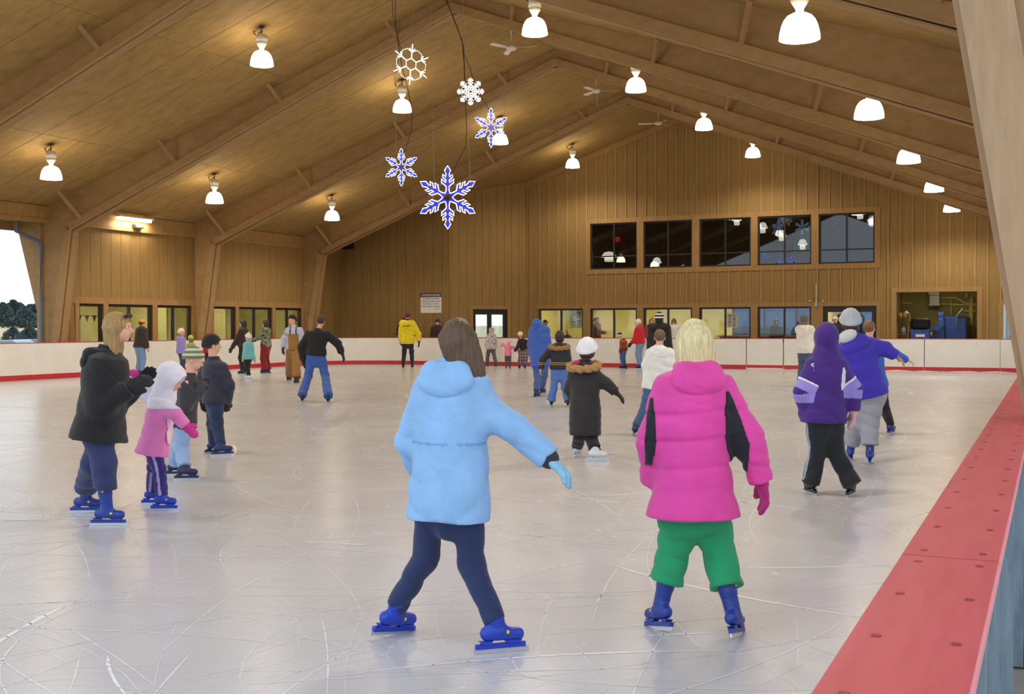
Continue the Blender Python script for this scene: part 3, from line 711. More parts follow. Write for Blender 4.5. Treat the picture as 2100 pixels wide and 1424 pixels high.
# downspout on the open left side
M['spout'] = plain('blue_grey_spout', (92, 108, 128), .5)
tag(MB().tube([at(32, 452, 0, -27.3), at(33, 474, 0, -27.3), at(50, 482, 0, -27.25), at(78, 494, 0, -27.15), at(84, 504, 0, -27.15), at(84, 620, 0, -27.15), at(85, 742, 0, -27.15)], .055, 8).build('downspout', M['spout']), 'blue-grey downspout bending to the left column', 'downspout')

# ------------------------------------------------------------------ machine room
M['machine_blue'] = noisy('machine_blue', (22, 52, 132), (32, 70, 156), (4, 4, 4), .3, .03)
M['machine_lt'] = plain('machine_light_blue', (44, 84, 178), .35)
M['pipe_y'] = plain('cream_pipe', (216, 198, 120), .5)
ym = YC + 2.2
def mx(px): return at(px, 650, 1, ym).x
def mz(py): return at(1920, py, 1, ym).z
t = tag(empty('ice_resurfacer', ((mx(1915) + mx(1983)) / 2, ym, 0)), 'blue ice resurfacing machine parked in the machine room', 'ice resurfacer'); ox = t.location.x
def lx(px): return mx(px) - ox
o = MB().box(lx(1938), lx(1983), -.2, 2.0, .35, mz(650)).build('snow_tank', M['machine_blue'], t)
bv = o.modifiers.new('b', 'BEVEL'); bv.width = .04; bv.segments = 2
MB().box(lx(1914), lx(1938), -.3, 1.9, .35, mz(678)).build('chassis', M['machine_blue'], t)
MB().box(lx(1914), lx(1931), -.36, -.05, mz(677), mz(668)).build('step_box', M['machine_lt'], t)
MB().box(lx(1927), lx(1936), -.2, .1, mz(690), mz(648)).box(lx(1925), lx(1936), -.22, .1, mz(648), mz(640)).build('gauge_post', M['machine_lt'], t)
MB().tube([(lx(1964), -.25, mz(665)), (lx(1964), -.25, mz(648)), (lx(1976), -.3, mz(633))], .035, 8).build('hose', M['steel'], t)
MB().tube([(lx(1931) + .14 * math.cos(a), -.3, mz(663) + .14 * math.sin(a)) for a in [i * math.pi / 8 for i in range(16)]], .018, 6, True).build('steering_wheel', M['machine_lt'], t)
for px in (1925, 1970):
    for yy in (.2, 1.6): MB().lathe([(.1, -.12), (.4, -.12), (.44, -.06), (.44, .06), (.4, .12), (.1, .12)], n=20).build('wheel', M['black'], t, True, (lx(px), yy, .44)).rotation_euler.y = R(90)
t = tag(empty('trash_cart', (mx(1893), ym - .9, 0)), 'blue cart with black lid standing left of the blue machine', 'cart'); ox = t.location.x
zt = at(1893, 679, 1, ym - .9).z
MB().poly_prism([(-.28, .1), (.28, .1), (.33, zt), (-.33, zt)], -.28, .28).build('bin', M['machine_lt'], t)
MB().box(-.36, .36, -.31, .31, zt, zt + .05).build('rim', M['machine_lt'], t)
o = MB().box(-.34, .34, -.2, .28, zt + .05, at(1893, 652, 1, ym - .9).z).build('black_bag', M['black'], t); bv = o.modifiers.new('b', 'BEVEL'); bv.width = .12; bv.segments = 3
MB().box(-.14, .18, -.335, -.325, zt - .22, zt - .12).build('name_plate', M['sign_white'], t)
for w in (-.25, .25): MB().lathe([(0, -.03), (.08, -.03), (.08, .03), (0, .03)], n=12).build('wheel', M['black'], t, True, (w, 0, .08)).rotation_euler.y = R(90)
yb = YC + 4.9
def bz(x, y): q = at(x, y, 1, yb); return (q.x, yb, q.z)
for pts, r, lab in (([(1927, 611), (1960, 611), (1980, 622), (2004, 624)], .05, 'sloping cream pipe high on the machine room wall'), ([(1927, 624), (2004, 626)], .05, 'long level cream pipe on the machine room wall'), ([(1951, 616), (1951, 648)], .05, 'short upright cream pipe in the middle of the machine room'),
                    ([(1992, 609), (1992, 686)], .09, 'thick upright cream pipe at right in the machine room'), ([(1982, 600), (1982, 611)], .06, 'cream pipe stub at the machine room ceiling'), ([(1973, 638), (2003, 638)], .045, 'low level cream pipe at right in the machine room'), ([(1847, 600), (1847, 621), (1870, 622)], .06, 'bent cream pipe above the shelves in the machine room')):
    tag(MB().tube([bz(*p) for p in pts], r, 10).build('wall_pipe', M['pipe_y'], None, True), lab, 'pipe', 'pipes in the machine room')
q = at(1917, 622, 1, yb - .3); tag(MB().box(q.x - .18, q.x + .18, yb - .5, yb, q.z - .05, q.z + .3).box(q.x - .2, q.x + .22, yb - .55, yb, q.z - .1, q.z - .05).build('electric_cabinet', M['fixture']), 'white electric cabinet on the machine room wall', 'cabinet')
q = at(1916, 600, 1, yb - .3); tag(MB().box(q.x - .2, q.x + .2, yb - .5, yb, q.z - .1, q.z + .15).build('duct_box', M['fixture']), 'white duct box under the machine room ceiling', 'duct')
# shelf at the left of the machine room
M['shelf'] = noisy('old_timber', (120, 84, 48), (150, 108, 64), (6, 6, 6), .7, .1)
ys = YC + 1.2; xs0, xs1 = at(1841, 650, 1, ys).x, at(1864, 650, 1, ys).x
t = tag(empty('storage_shelf', (xs0, ys, 0)), 'timber storage shelf at the left of the machine room', 'shelf'); wS = xs1 - xs0
for x in (0, wS): box('upright', x - .03, x + .03, -.2, .2, 0, 1.95, M['shelf'], t)
for z in (.5, 1.15, 1.75): box('shelf_board', -.03, wS + .03, -.2, .2, z, z + .03, M['shelf'], t)
def jug(x, z, r, h, c, lab, cat='container'):
    o = empty('storage_jug', (xs0 + x, ys - .02, z)); tag(o, lab, cat, 'containers on the machine room shelf')
    m = plain('jug_%02x%02x%02x' % c, c, .45)
    MB().lathe([(0, 0), (r, 0), (r, h * .7), (r * .45, h * .88), (r * .4, h)], n=14).build('jug_body', m, o, True); MB().lathe([(r * .42, h), (r * .42, h * 1.1), (0, h * 1.1)], n=12).build('cap', M['black'], o, True)
jug(.1, 1.78, .09, .2, (226, 160, 50), 'orange jug on top of the shelf'); jug(.3, 1.78, .10, .26, (228, 218, 180), 'cream jug on top of the shelf')
jug(.22, 1.18, .1, .3, (150, 170, 170), 'grey jug on the middle shelf board'); jug(.1, .53, .1, .34, (228, 226, 210), 'white jug on the lowest shelf board'); jug(.32, .53, .08, .26, (160, 40, 40), 'red jug on the lowest shelf board')

# ------------------------------------------------------------------ things seen through the upper windows
M['shade_lit'] = plain('lit_cream_shade', (250, 240, 214), .6, emit=(255, 240, 208), estr=1.6)
def pend(px, py, dy, lab, r=.2):
    q = at(px, py, 1, YC + dy); t = tag(empty('pendant_lamp', q), lab, 'lamp', 'pendant lamps behind the upper windows')
    MB().lathe([(.05, .34), (r * .6, .30), (r * .9, .16), (r, .1), (r * .96, .1), (0, .12)], n=16).build('shade', M['shade_lit'], t, True)
    MB().lathe([(0, .12), (r * .55, .1), (r * .58, -.02), (r * .5, -.08), (0, -.08)], n=14).build('globe', M['shade_lit'], t, True)
    MB().tube([(0, 0, .34), (0, 0, max(.5, 6.98 - q.z))], .012, 5).build('cord', M['black'], t)
for a in ((1511, 458, 1.6, 'pendant lamp at the top of the third upper window'), (1564, 474, 1.2, 'pendant lamp at the left of the fourth upper window'), (1603, 490, 2.6, 'pendant lamp in the middle of the fourth upper window'), (1646, 508, 3.2, 'pendant lamp at the lower right of the fourth upper window'),
          (1764, 445, .9, 'pendant lamp at the top of the fifth upper window'), (1789, 460, 1.3, 'pendant lamp at the right edge of the fifth upper window'), (1249, 533, 1.2, 'wide pendant lamp low in the first upper window', .34), (1347, 545, 1.6, 'pendant lamp low in the second upper window')):
    pend(*a)
M['exit_red'] = plain('exit_red', (200, 30, 40), .5, emit=(255, 40, 50), estr=.8)
q = at(1265, 491, 1, YC + 3.5); t = tag(empty('exit_sign', q), 'small red lit exit sign behind the first upper window', 'exit sign')
MB().box(-.16, .16, -.03, .03, -.12, .12).build('sign_box', M['dark'], t); MB().box(-.14, .14, -.036, -.03, -.10, .10).build('sign_face', M['exit_red'], t)
text('EXIT', .11, M['sign_white'], t, (0, -.037, -.04))
M['flake_pale'] = plain('pale_flake', (170, 206, 200), .4, emit=(170, 210, 204), estr=.35)
q = at(1645, 466, 1, YC + .5); t = tag(empty('window_snowflake', q), 'pale green snowflake ornament hanging in the fourth upper window', 'ornament', 'snowflake ornaments in the upper window'); flake_dense(t, .29, 'flake_pale', 6)
q = at(1600, 452, 1, YC + .7); t = tag(empty('window_snowflake', q), 'silver snowflake ornament at the top of the fourth upper window', 'ornament', 'snowflake ornaments in the upper window'); flake_dense(t, .24, 'flake_grey', 6)
M['purple_orn'] = plain('purple_ornament', (70, 50, 130), .3)
q = at(1714, 462, 1, YC + .5); t = tag(empty('hanging_ornament', q), 'purple and white bauble cluster hanging in the fifth upper window', 'ornament')
for i in range(9):
    a = i * 2.4; m = M['purple_orn'] if i % 2 else M['fixture']
    MB().lathe([(0, .055), (.04, .04), (.055, 0), (.04, -.04), (0, -.055)], n=10).build('bauble', m, t, True, (.11 * math.cos(a) * (1 - i / 12), .08 * math.sin(a), .2 - i * .055))
M['garland'] = plain('copper_garland', (150, 84, 50), .5)
for x0, y0, x1, y1, sag, lab in ((1684, 458, 1716, 438, 8, 'left'), (1735, 452, 1793, 438, 16, 'right')):
    P = []
    for i in range(13):
        s = i / 12; P.append(at(x0 + (x1 - x0) * s, y0 + (y1 - y0) * s + sag * 4 * s * (1 - s) * .6, 1, YC + .45))
    tag(MB().tube(P, .022, 6).build('garland', M['garland']), 'copper garland at the %s of the fifth upper window' % lab, 'garland', 'garlands in the upper window')
for px, py, lab in ((1569, 526, 'left'), (1606, 537, 'middle'), (1622, 535, 'right')):
    q = at(px, py, 1, YC + .6); tt = tag(empty('blue_string_lights', q), '%s blue light cluster low in the fourth upper window' % lab, 'string lights', 'blue string lights in the upper window')
    m = MB()
    for i in range(26):
        c = Vector((random.gauss(0, .12), random.gauss(0, .05), random.gauss(0, .13)))
        m.lathe([(0, .018), (.018, 0), (0, -.018)], c, 6)
    o = m.build('bulbs', M['flake_blue'], tt); o['kind'] = 'stuff'

# ------------------------------------------------------------------ things behind the lower windows
q0, q1 = at(1169, 634, 1, YC + .35), at(1194, 673, 1, YC + .35)
M['poster'] = plain('poster_paper', (226, 226, 214), .7)
t = tag(empty('window_poster', ((q0.x + q1.x) / 2, YC + .35, q1.z)), 'white poster with dark script hanging in the leftmost lounge window', 'poster'); W, Hh = q1.x - q0.x, q0.z - q1.z
MB().box(-W / 2, W / 2, -.005, .005, 0, Hh).build('paper', M['poster'], t)
M['poster_blue'] = plain('poster_blue', (96, 168, 206), .7)
sw = MB()
for zc, xa, xb, wv in ((.80, -.05, .42, .05), (.70, -.02, .46, .045), (.58, .02, .36, .03), (.34, -.4, .0, .02), (.36, .1, .42, .05)):
    sw.tube([(W * (xa + (xb - xa) * i / 16), -.008, Hh * zc + wv * Hh * math.sin(i * 1.9)) for i in range(17)], .009, 4)
sw.build('script_strokes', M['ink'], t)
MB().poly_prism([(-W * .36, Hh * .66), (-W * .06, Hh * .66), (-W * .14, Hh * .80)], -.009, -.006).build('blue_shape', M['poster_blue'], t)
M['yellow_p'] = plain('yellow_poster', (238, 204, 48), .6); M['print_a'] = plain('poster_print_dark', (70, 60, 90), .6); M['print_b'] = plain('poster_print_red', (196, 70, 40), .6)
q0, q1 = at(1491, 643, 1, YC + 1.0), at(1512, 672, 1, YC + 1.0)
t = tag(empty('menu_poster', ((q0.x + q1.x) / 2, YC + 1.0, q1.z)), 'yellow poster with rows of small pictures behind the fourth lounge window', 'poster'); W, Hh = q1.x - q0.x, q0.z - q1.z
MB().box(-W / 2, W / 2, -.006, .006, 0, Hh).build('paper', M['yellow_p'], t)
for i in range(2):
    for j in range(4):
        MB().lathe([(0, 0), (.06, 0), (.06, .004), (0, .004)], n=9).build('picture', M['print_a'] if (i + j) % 2 else M['print_b'], t, False, (W * (-.22 + .42 * i), -.008, Hh * (.16 + .22 * j))).rotation_euler.x = R(90)
# counter and shelves in the lounge
tag(MB().box(-12.3, -8.4, YC + 2.4, YC + 3.0, 0, 1.05).box(-12.4, -8.3, YC + 2.3, YC + 3.1, 1.05, 1.1).build('lounge_counter', M['dim_room']), 'dark serving counter behind the right lounge windows', 'counter')
tag(MB().box(-19.0, -15.2, YC + 3.4, YC + 3.8, .40, .46).box(-18.9, -18.8, YC + 3.4, YC + 3.8, 0, .4).box(-15.4, -15.3, YC + 3.4, YC + 3.8, 0, .4).build('lounge_bench', M['shelf']), 'long timber bench behind the left lounge windows', 'bench')
# pennants in the first left side window
q = at(170, 650, 0, XW - 1.4)
t = tag(empty('pennant_string', (q.x, q.y, q.z)), 'string of dark triangular pennants in the nearest left side window', 'pennants'); M['penn'] = plain('pennant', (84, 66, 90), .7)
MB().tube([(0, -.3, .05), (0, .8, .03), (0, 2.2, .05)], .008, 4).build('string', M['black'], t)
for i in range(6):
    y = -.15 + i * .32; mesh_obj('pennant', [(0, y - .1, .05), (0, y + .1, .05), (0, y, -.17), (.006, y - .1, .05), (.006, y + .1, .05), (.006, y, -.17)], [(0, 1, 2), (5, 4, 3), (0, 3, 4, 1), (1, 4, 5, 2), (2, 5, 3, 0)], M['penn'], t)

# ------------------------------------------------------------------ outside on the left: cedars, dry field, cars
M['cedar'] = noisy('cedar_green', (62, 80, 84), (104, 122, 124), (3, 3, 3), .9, .0)
M['bark'] = plain('bark', (66, 52, 44), .9)
def cedar(x, y, h, w, lab, seed):
    rr = random.Random(seed); t = tag(empty('cedar_tree', (x, y, ground_z(x) - .05)), lab, 'tree', 'cedars outside the open side')
    MB().tube([(0, 0, 0), (0, 0, h * .5), (.05, 0, h * .92)], [.13, .09, .02], 7).build('trunk', M['bark'], t)
    V = []; F = []
    for i in range(1500):
        z = rr.random() ** .8; prof = (1 - z) ** .75 * (1 if z > .12 else .5 + z * 4); a = rr.random() * 6.283
        prof = min(1, prof * 1.25); rad = w * prof * (.55 + .5 * rr.random()) * (1 + .25 * math.sin(3 * a + 9 * z + seed)); c = Vector((rad * math.cos(a), rad * math.sin(a), h * (.05 + .95 * z)))
        s = (.10 + .16 * rr.random() * (1 - z * .5)) * w / 1.4; d = Vector((math.cos(a), math.sin(a), .5 + rr.random())).normalized() * s * 1.7
        u = Vector((rr.gauss(0, 1), rr.gauss(0, 1), rr.gauss(0, 1))).normalized() * s
        n = len(V); V += [c - u, c + u, c + d]; F.append((n, n + 1, n + 2))
    o = mesh_obj('foliage', V, F, M['cedar'], t); o['kind'] = 'stuff'
i = 0
for px, D, h, w in ((6, 150, 2.9, 1.6), (28, 154, 3.3, 1.7), (52, 150, 2.4, 1.5), (74, 153, 2.8, 1.6), (-16, 152, 3.0, 1.7), (97, 152, 2.8, 1.6), (17, 163, 2.9, 1.9), (63, 164, 2.9, 1.9), (41, 165, 3.1, 1.9)):
    r = ray(px, 690); s = D / math.hypot(r.x, r.y); cedar(r.x * s, r.y * s, h, w, ('cedar at the left edge of the far row', 'second cedar in the far row outside', 'short rounded cedar in the far row', 'cedar of the far row beside the column', 'cedar just beyond the left frame edge', 'cedar of the far row hidden by the column', 'pale cedar in the back of the far row', 'tall back cedar near the downspout', 'back cedar in the middle of the far row')[i], 11 + i); i += 1
for px, D, h, w, lab in ((26, 96, 1.3, .8, 'small young cedar in the dry field behind the cars'), (60, 95, 1.35, .95, 'bushy young cedar nearest the downspout'), (76, 100, 1.0, .6, 'low young cedar against the column')):
    r = ray(px, 690); s = D / math.hypot(r.x, r.y); cedar(r.x * s, r.y * s, h, w, lab, 31 + i); i += 1
def car(px, D, col, lab, rz):
    r = ray(px, 700); s = D / math.hypot(r.x, r.y); t = tag(empty('parked_car', (r.x * s, r.y * s, -.5), rz), lab, 'car', 'cars parked outside'); m = plain('car_paint', col, .25)
    body = [(-2.2, .35), (-2.25, .75), (-1.5, .92), (-.9, 1.0), (1.6, 1.0), (2.15, .9), (2.25, .5), (2.1, .3)]
    o = MB().poly_prism(body, -.85, .85).build('car_body', m, t); bv = o.modifiers.new('b', 'BEVEL'); bv.width = .08; bv.segments = 2
    cab = [(-1.0, .98), (-.3, 1.45), (.9, 1.48), (1.6, .98)]; o = MB().poly_prism(cab, -.72, .72).build('cabin', M['car_glass'], t)
    MB().poly_prism([(-.3, 1.45), (.9, 1.48), (.85, 1.52), (-.25, 1.49)], -.7, .7).build('roof', m, t)
    for x in (-1.35, 1.4):
        for y in (-.8, .8): MB().lathe([(.1, -.1), (.3, -.1), (.33, -.05), (.33, .05), (.3, .1), (.1, .1)], n=16).build('wheel', M['black'], t, True, (x, y, .33)).rotation_euler.x = R(90)
M['car_glass'] = plain('car_glass', (120, 150, 170), .08)
car(2, 50, (190, 206, 222), 'pale silver car parked beyond the left boards', R(20))
car(50, 53, (150, 170, 192), 'blue-grey car parked nearer the downspout', R(25))
# ================================================================== people: smooth-blended solids turned into meshes
class S:                                   # a solid: distance function + bounds
    def __init__(s, f, lo, hi): s.f = f; s.lo = np.array(lo, np.float32); s.hi = np.array(hi, np.float32)
def A3(v): return np.array(v, np.float32)
def cone(a, b, ra, rb):
    a, b = A3(a), A3(b); ba = b - a; L2 = float(ba @ ba) + 1e-9
    def f(P):
        pa = P - a; h = np.clip(pa @ ba / L2, 0, 1)
        return np.sqrt(((pa - h[:, None] * ba) ** 2).sum(1)) - (ra + (rb - ra) * h)
    r = max(ra, rb); return S(f, np.minimum(a, b) - r, np.maximum(a, b) + r)
def ell(c, r, fr=None):
    c, r = A3(c), A3(r); Q = np.eye(3, dtype=np.float32) if fr is None else np.array(fr, np.float32)   # rows: right, fwd, up
    def f(P):
        q = (P - c) @ Q.T; k0 = np.sqrt(((q / r) ** 2).sum(1)); k1 = np.sqrt(((q / (r * r)) ** 2).sum(1)) + 1e-9
        return k0 * (k0 - 1) / k1
    m = float(r.max()); return S(f, c - m, c + m)
def loft(a, b, lat, rows, capa=True, capb=True):
    a, b = A3(a), A3(b); ax = b - a; L = float(np.linalg.norm(ax)); ax = ax / L
    x = A3(lat); x = x - ax * (x @ ax); x /= np.linalg.norm(x); y = np.cross(ax, x)
    T = np.array([q[0] for q in rows]); RX = np.array([q[1] for q in rows]); RY = np.array([q[2] for q in rows])
    def f(P):
        p = P - a; t = p @ ax / L; rx = np.interp(t, T, RX).astype(np.float32); ry = np.interp(t, T, RY).astype(np.float32)
        d = (np.sqrt((p @ x / rx) ** 2 + (p @ y / ry) ** 2) - 1) * np.minimum(rx, ry)
        if capa: d = np.maximum(d, -t * L)
        if capb: d = np.maximum(d, (t - 1) * L)
        return d
    m = max(RX.max(), RY.max()); return S(f, np.minimum(a, b) - m, np.maximum(a, b) + m)
def U(k, *ps):
    def f(P):
        d = ps[0].f(P)
        for q in ps[1:]:
            e = q.f(P)
            if k > 0:
                h = np.clip(.5 + .5 * (e - d) / k, 0, 1); d = e * (1 - h) + d * h - k * h * (1 - h)
            else: d = np.minimum(d, e)
        return d
    return S(f, np.min([q.lo for q in ps], 0), np.max([q.hi for q in ps], 0))
def cut(s, *hs):                           # keep where every half-space (point, normal) is negative
    H = [(A3(p), A3(n) / np.linalg.norm(A3(n))) for p, n in hs]
    def f(P):
        d = s.f(P)
        for p, n in H: d = np.maximum(d, (P - p) @ n)
        return d
    return S(f, s.lo, s.hi)
def minus(s, q, k=.01):
    return S(lambda P: np.maximum(s.f(P), -q.f(P)), s.lo, s.hi)
def both(s, q, grow=0.0):
    return S(lambda P: np.maximum(s.f(P) - grow, q.f(P)), np.maximum(s.lo - grow, q.lo), np.minimum(s.hi + grow, q.hi))
def rough(s, fn): return S(lambda P: s.f(P) - fn(P), s.lo - .02, s.hi + .02)
def surfnet(s, v):
    lo = s.lo - 2 * v; n = np.ceil((s.hi + 2 * v - lo) / v).astype(int) + 1
    g = [lo[i] + v * np.arange(n[i], dtype=np.float32) for i in range(3)]
    P = np.stack(np.meshgrid(*g, indexing='ij'), -1).reshape(-1, 3).astype(np.float32)
    val = s.f(P).reshape(n).astype(np.float32); ins = val < 0
    c = n - 1; cnt = np.zeros(c, np.int8)
    sl = lambda o: tuple(slice(o[i], o[i] + c[i]) for i in range(3))
    offs = [(i, j, k) for i in (0, 1) for j in (0, 1) for k in (0, 1)]
    for o in offs: cnt += ins[sl(o)]
    act = (cnt > 0) & (cnt < 8); idx = np.argwhere(act)
    if len(idx) == 0: return np.zeros((0, 3)), np.zeros((0, 4), int)
    acc = np.zeros((len(idx), 3), np.float32); m = np.zeros(len(idx), np.float32); I = idx.T
    for a in range(3):
        for o in offs:
            if o[a]: continue
            e = list(o); e[a] = 1
            v0 = val[I[0] + o[0], I[1] + o[1], I[2] + o[2]]; v1 = val[I[0] + e[0], I[1] + e[1], I[2] + e[2]]
            x = (v0 < 0) != (v1 < 0); t = np.where(x, v0 / np.where(x, v0 - v1, 1), 0)
            p = np.tile(A3(o), (len(idx), 1)); p[:, a] = t; acc += p * x[:, None]; m += x
    V = lo + v * (idx + acc / m[:, None])
    mp = -np.ones(c, int); mp[act] = np.arange(len(idx)); Q = []
    for a in range(3):
        b, d = (a + 1) % 3, (a + 2) % 3
        lo_ = [slice(None)] * 3; hi_ = [slice(None)] * 3; lo_[a] = slice(0, -1); hi_[a] = slice(1, None)
        cr = ins[tuple(lo_)] != ins[tuple(hi_)]; E = np.argwhere(cr)
        E = E[(E[:, b] > 0) & (E[:, d] > 0) & (E[:, b] < c[b]) & (E[:, d] < c[d])]
        def cell(db, dd): q = E.copy(); q[:, b] += db; q[:, d] += dd; return mp[q[:, 0], q[:, 1], q[:, 2]]
        q = np.stack([cell(-1, -1), cell(0, -1), cell(0, 0), cell(-1, 0)], 1)
        s_ = ins[E[:, 0], E[:, 1], E[:, 2]]; q[~s_] = q[~s_][:, ::-1]; Q.append(q)
    return V, np.concatenate(Q)
def np_mesh(name, parts, mat, parent):
    V = np.concatenate([p[0] for p in parts]); n = 0; Q = []
    for p in parts: Q.append(p[1] + n); n += len(p[0])
    Q = np.concatenate(Q); me = bpy.data.meshes.new(name)
    me.vertices.add(len(V)); me.vertices.foreach_set('co', V.astype(np.float32).ravel())
    me.loops.add(len(Q) * 4); me.loops.foreach_set('vertex_index', Q.astype(np.int32).ravel())
    me.polygons.add(len(Q)); me.polygons.foreach_set('loop_start', np.arange(0, len(Q) * 4, 4, dtype=np.int32)); me.polygons.foreach_set('loop_total', np.full(len(Q), 4, np.int32))
    me.update(calc_edges=True); me.validate(); me.polygons.foreach_set('use_smooth', np.ones(len(me.polygons), bool))
    me.materials.append(mat); o = bpy.data.objects.new(name, me); return link(o, parent)
def solid(name, s, v, mat, parent): return np_mesh(name, [surfnet(s, v)], mat, parent)

# fabrics
_cm = {}
def cloth(c, rough_=.85, fine=260, sheen=.15, var=.10):
    key = (tuple(c), rough_, fine)
    if key in _cm: return _cm[key]
    m, nt, b = newmat('fabric_%02x%02x%02x' % tuple(c)); l = lin(c); co = coords(nt)
    n = N(nt, 'ShaderNodeTexNoise', i_Scale=9.0, i_Detail=4); nt.links.new(co, n.inputs['Vector'])
    r = ramp(nt, n.outputs['Fac'], [(.25, tuple(x * (1 - var) for x in l)), (.75, tuple(min(1, x * (1 + var)) for x in l))]); nt.links.new(r.outputs[0], b.inputs['Base Color'])
    n2 = N(nt, 'ShaderNodeTexNoise', i_Scale=fine, i_Detail=2); nt.links.new(co, n2.inputs['Vector'])
    n3 = N(nt, 'ShaderNodeTexNoise', i_Scale=26, i_Detail=3); nt.links.new(co, n3.inputs['Vector'])
    ad = N(nt, 'ShaderNodeMath', operation='MULTIPLY_ADD'); ad.inputs[1].default_value = .25; nt.links.new(n2.outputs['Fac'], ad.inputs[0]); nt.links.new(n3.outputs['Fac'], ad.inputs[2])
    bp = N(nt, 'ShaderNodeBump', i_Strength=.55, i_Distance=.012); nt.links.new(ad.outputs[0], bp.inputs['Height']); nt.links.new(bp.outputs[0], b.inputs['Normal'])
    b.inputs['Roughness'].default_value = rough_; b.inputs['Sheen Weight'].default_value = sheen
    _cm[key] = m; return m
def patches(name, cols, scale=14, stretch=(1, 1, 1.6)):
    m, nt, b = newmat(name); co = coords(nt, stretch); n = N(nt, 'ShaderNodeTexNoise', i_Scale=scale, i_Detail=2.5, i_Roughness=.55); nt.links.new(co, n.inputs['Vector'])
    k = len(cols); r = ramp(nt, n.outputs['Fac'], [(.30 + .42 * i / k, lin(c)) for i, c in enumerate(cols)]); r.color_ramp.interpolation = 'CONSTANT'
    nt.links.new(r.outputs[0], b.inputs['Base Color']); b.inputs['Roughness'].default_value = .85; return m
def bands(name, cols, period, axis=2, w=None):
    """stripes across an axis: list of colours of equal width"""
    m, nt, b = newmat(name); tc = nt.nodes.new('ShaderNodeTexCoord'); sp = nt.nodes.new('ShaderNodeSeparateXYZ'); nt.links.new(tc.outputs['Object'], sp.inputs[0])
    mu = N(nt, 'ShaderNodeMath', operation='MULTIPLY'); mu.inputs[1].default_value = 1 / period; nt.links.new(sp.outputs[axis], mu.inputs[0])
    fr = N(nt, 'ShaderNodeMath', operation='FRACT'); nt.links.new(mu.outputs[0], fr.inputs[0])
    r = ramp(nt, fr.outputs[0], [(i / len(cols), lin(c)) for i, c in enumerate(cols)]); r.color_ramp.interpolation = 'CONSTANT'
    nt.links.new(r.outputs[0], b.inputs['Base Color']); b.inputs['Roughness'].default_value = .85; return m
def plaid(name, c0, c1, c2, period=.11):
    m, nt, b = newmat(name); tc = nt.nodes.new('ShaderNodeTexCoord'); sp = nt.nodes.new('ShaderNodeSeparateXYZ'); nt.links.new(tc.outputs['Object'], sp.inputs[0]); f = []
    for ax, p in ((2, period), (0, period * .8)):
        mu = N(nt, 'ShaderNodeMath', operation='MULTIPLY'); mu.inputs[1].default_value = 1 / p; nt.links.new(sp.outputs[ax], mu.inputs[0]); fr = N(nt, 'ShaderNodeMath', operation='FRACT'); nt.links.new(mu.outputs[0], fr.inputs[0])
        g = N(nt, 'ShaderNodeMath', operation='GREATER_THAN'); g.inputs[1].default_value = .55; nt.links.new(fr.outputs[0], g.inputs[0]); f.append(g)
    ad = N(nt, 'ShaderNodeMath', operation='ADD'); nt.links.new(f[0].outputs[0], ad.inputs[0]); nt.links.new(f[1].outputs[0], ad.inputs[1])
    hf = N(nt, 'ShaderNodeMath', operation='MULTIPLY'); hf.inputs[1].default_value = .5; nt.links.new(ad.outputs[0], hf.inputs[0])
    r = ramp(nt, hf.outputs[0], [(0, lin(c0)), (.4, lin(c1)), (.8, lin(c2))]); r.color_ramp.interpolation = 'CONSTANT'; nt.links.new(r.outputs[0], b.inputs['Base Color']); b.inputs['Roughness'].default_value = .85; return m
def hair_mat(c):
    key = ('hair', tuple(c))
    if key in _cm: return _cm[key]
    l = lin(c); m, nt, b = newmat('hair_%02x%02x%02x' % tuple(c)); co = coords(nt, (90, 90, 5)); n = N(nt, 'ShaderNodeTexNoise', i_Scale=1, i_Detail=4, i_Roughness=.6); nt.links.new(co, n.inputs['Vector'])
    r = ramp(nt, n.outputs['Fac'], [(.25, tuple(x * .55 for x in l)), (.75, tuple(min(1, x * 1.25) for x in l))]); nt.links.new(r.outputs[0], b.inputs['Base Color'])
    bp = N(nt, 'ShaderNodeBump', i_Strength=.8, i_Distance=.006); nt.links.new(n.outputs['Fac'], bp.inputs['Height']); nt.links.new(bp.outputs[0], b.inputs['Normal'])
    b.inputs['Roughness'].default_value = .5; _cm[key] = m; return m
def fur_mat(c):
    key = ('fur', tuple(c))
    if key in _cm: return _cm[key]
    l = lin(c); m, nt, b = newmat('fur_%02x%02x%02x' % tuple(c)); co = coords(nt); n = N(nt, 'ShaderNodeTexNoise', i_Scale=110, i_Detail=5, i_Roughness=.8); nt.links.new(co, n.inputs['Vector'])
    r = ramp(nt, n.outputs['Fac'], [(.3, tuple(x * .5 for x in l)), (.7, tuple(min(1, x * 1.3) for x in l))]); nt.links.new(r.outputs[0], b.inputs['Base Color']); b.inputs['Roughness'].default_value = .95; _cm[key] = m; return m
M['skin'] = plain('skin', (226, 172, 146), .55); M['skin2'] = plain('skin_tan', (204, 150, 120), .55)
M['eye_w'] = plain('eye_white', (236, 232, 226), .3); M['eye_d'] = plain('eye_iris', (40, 34, 32), .3); M['lip'] = plain('lips', (184, 104, 98), .5)
M['blade'] = plain('skate_blade', (206, 216, 226), .25, .7); M['yellow_acc'] = plain('yellow_accent', (232, 214, 40), .5)
NAVY = (28, 40, 84); RBLUE = (26, 62, 184); SKB = (32, 60, 150); DKSK = (34, 34, 44); WHSK = (214, 218, 226)

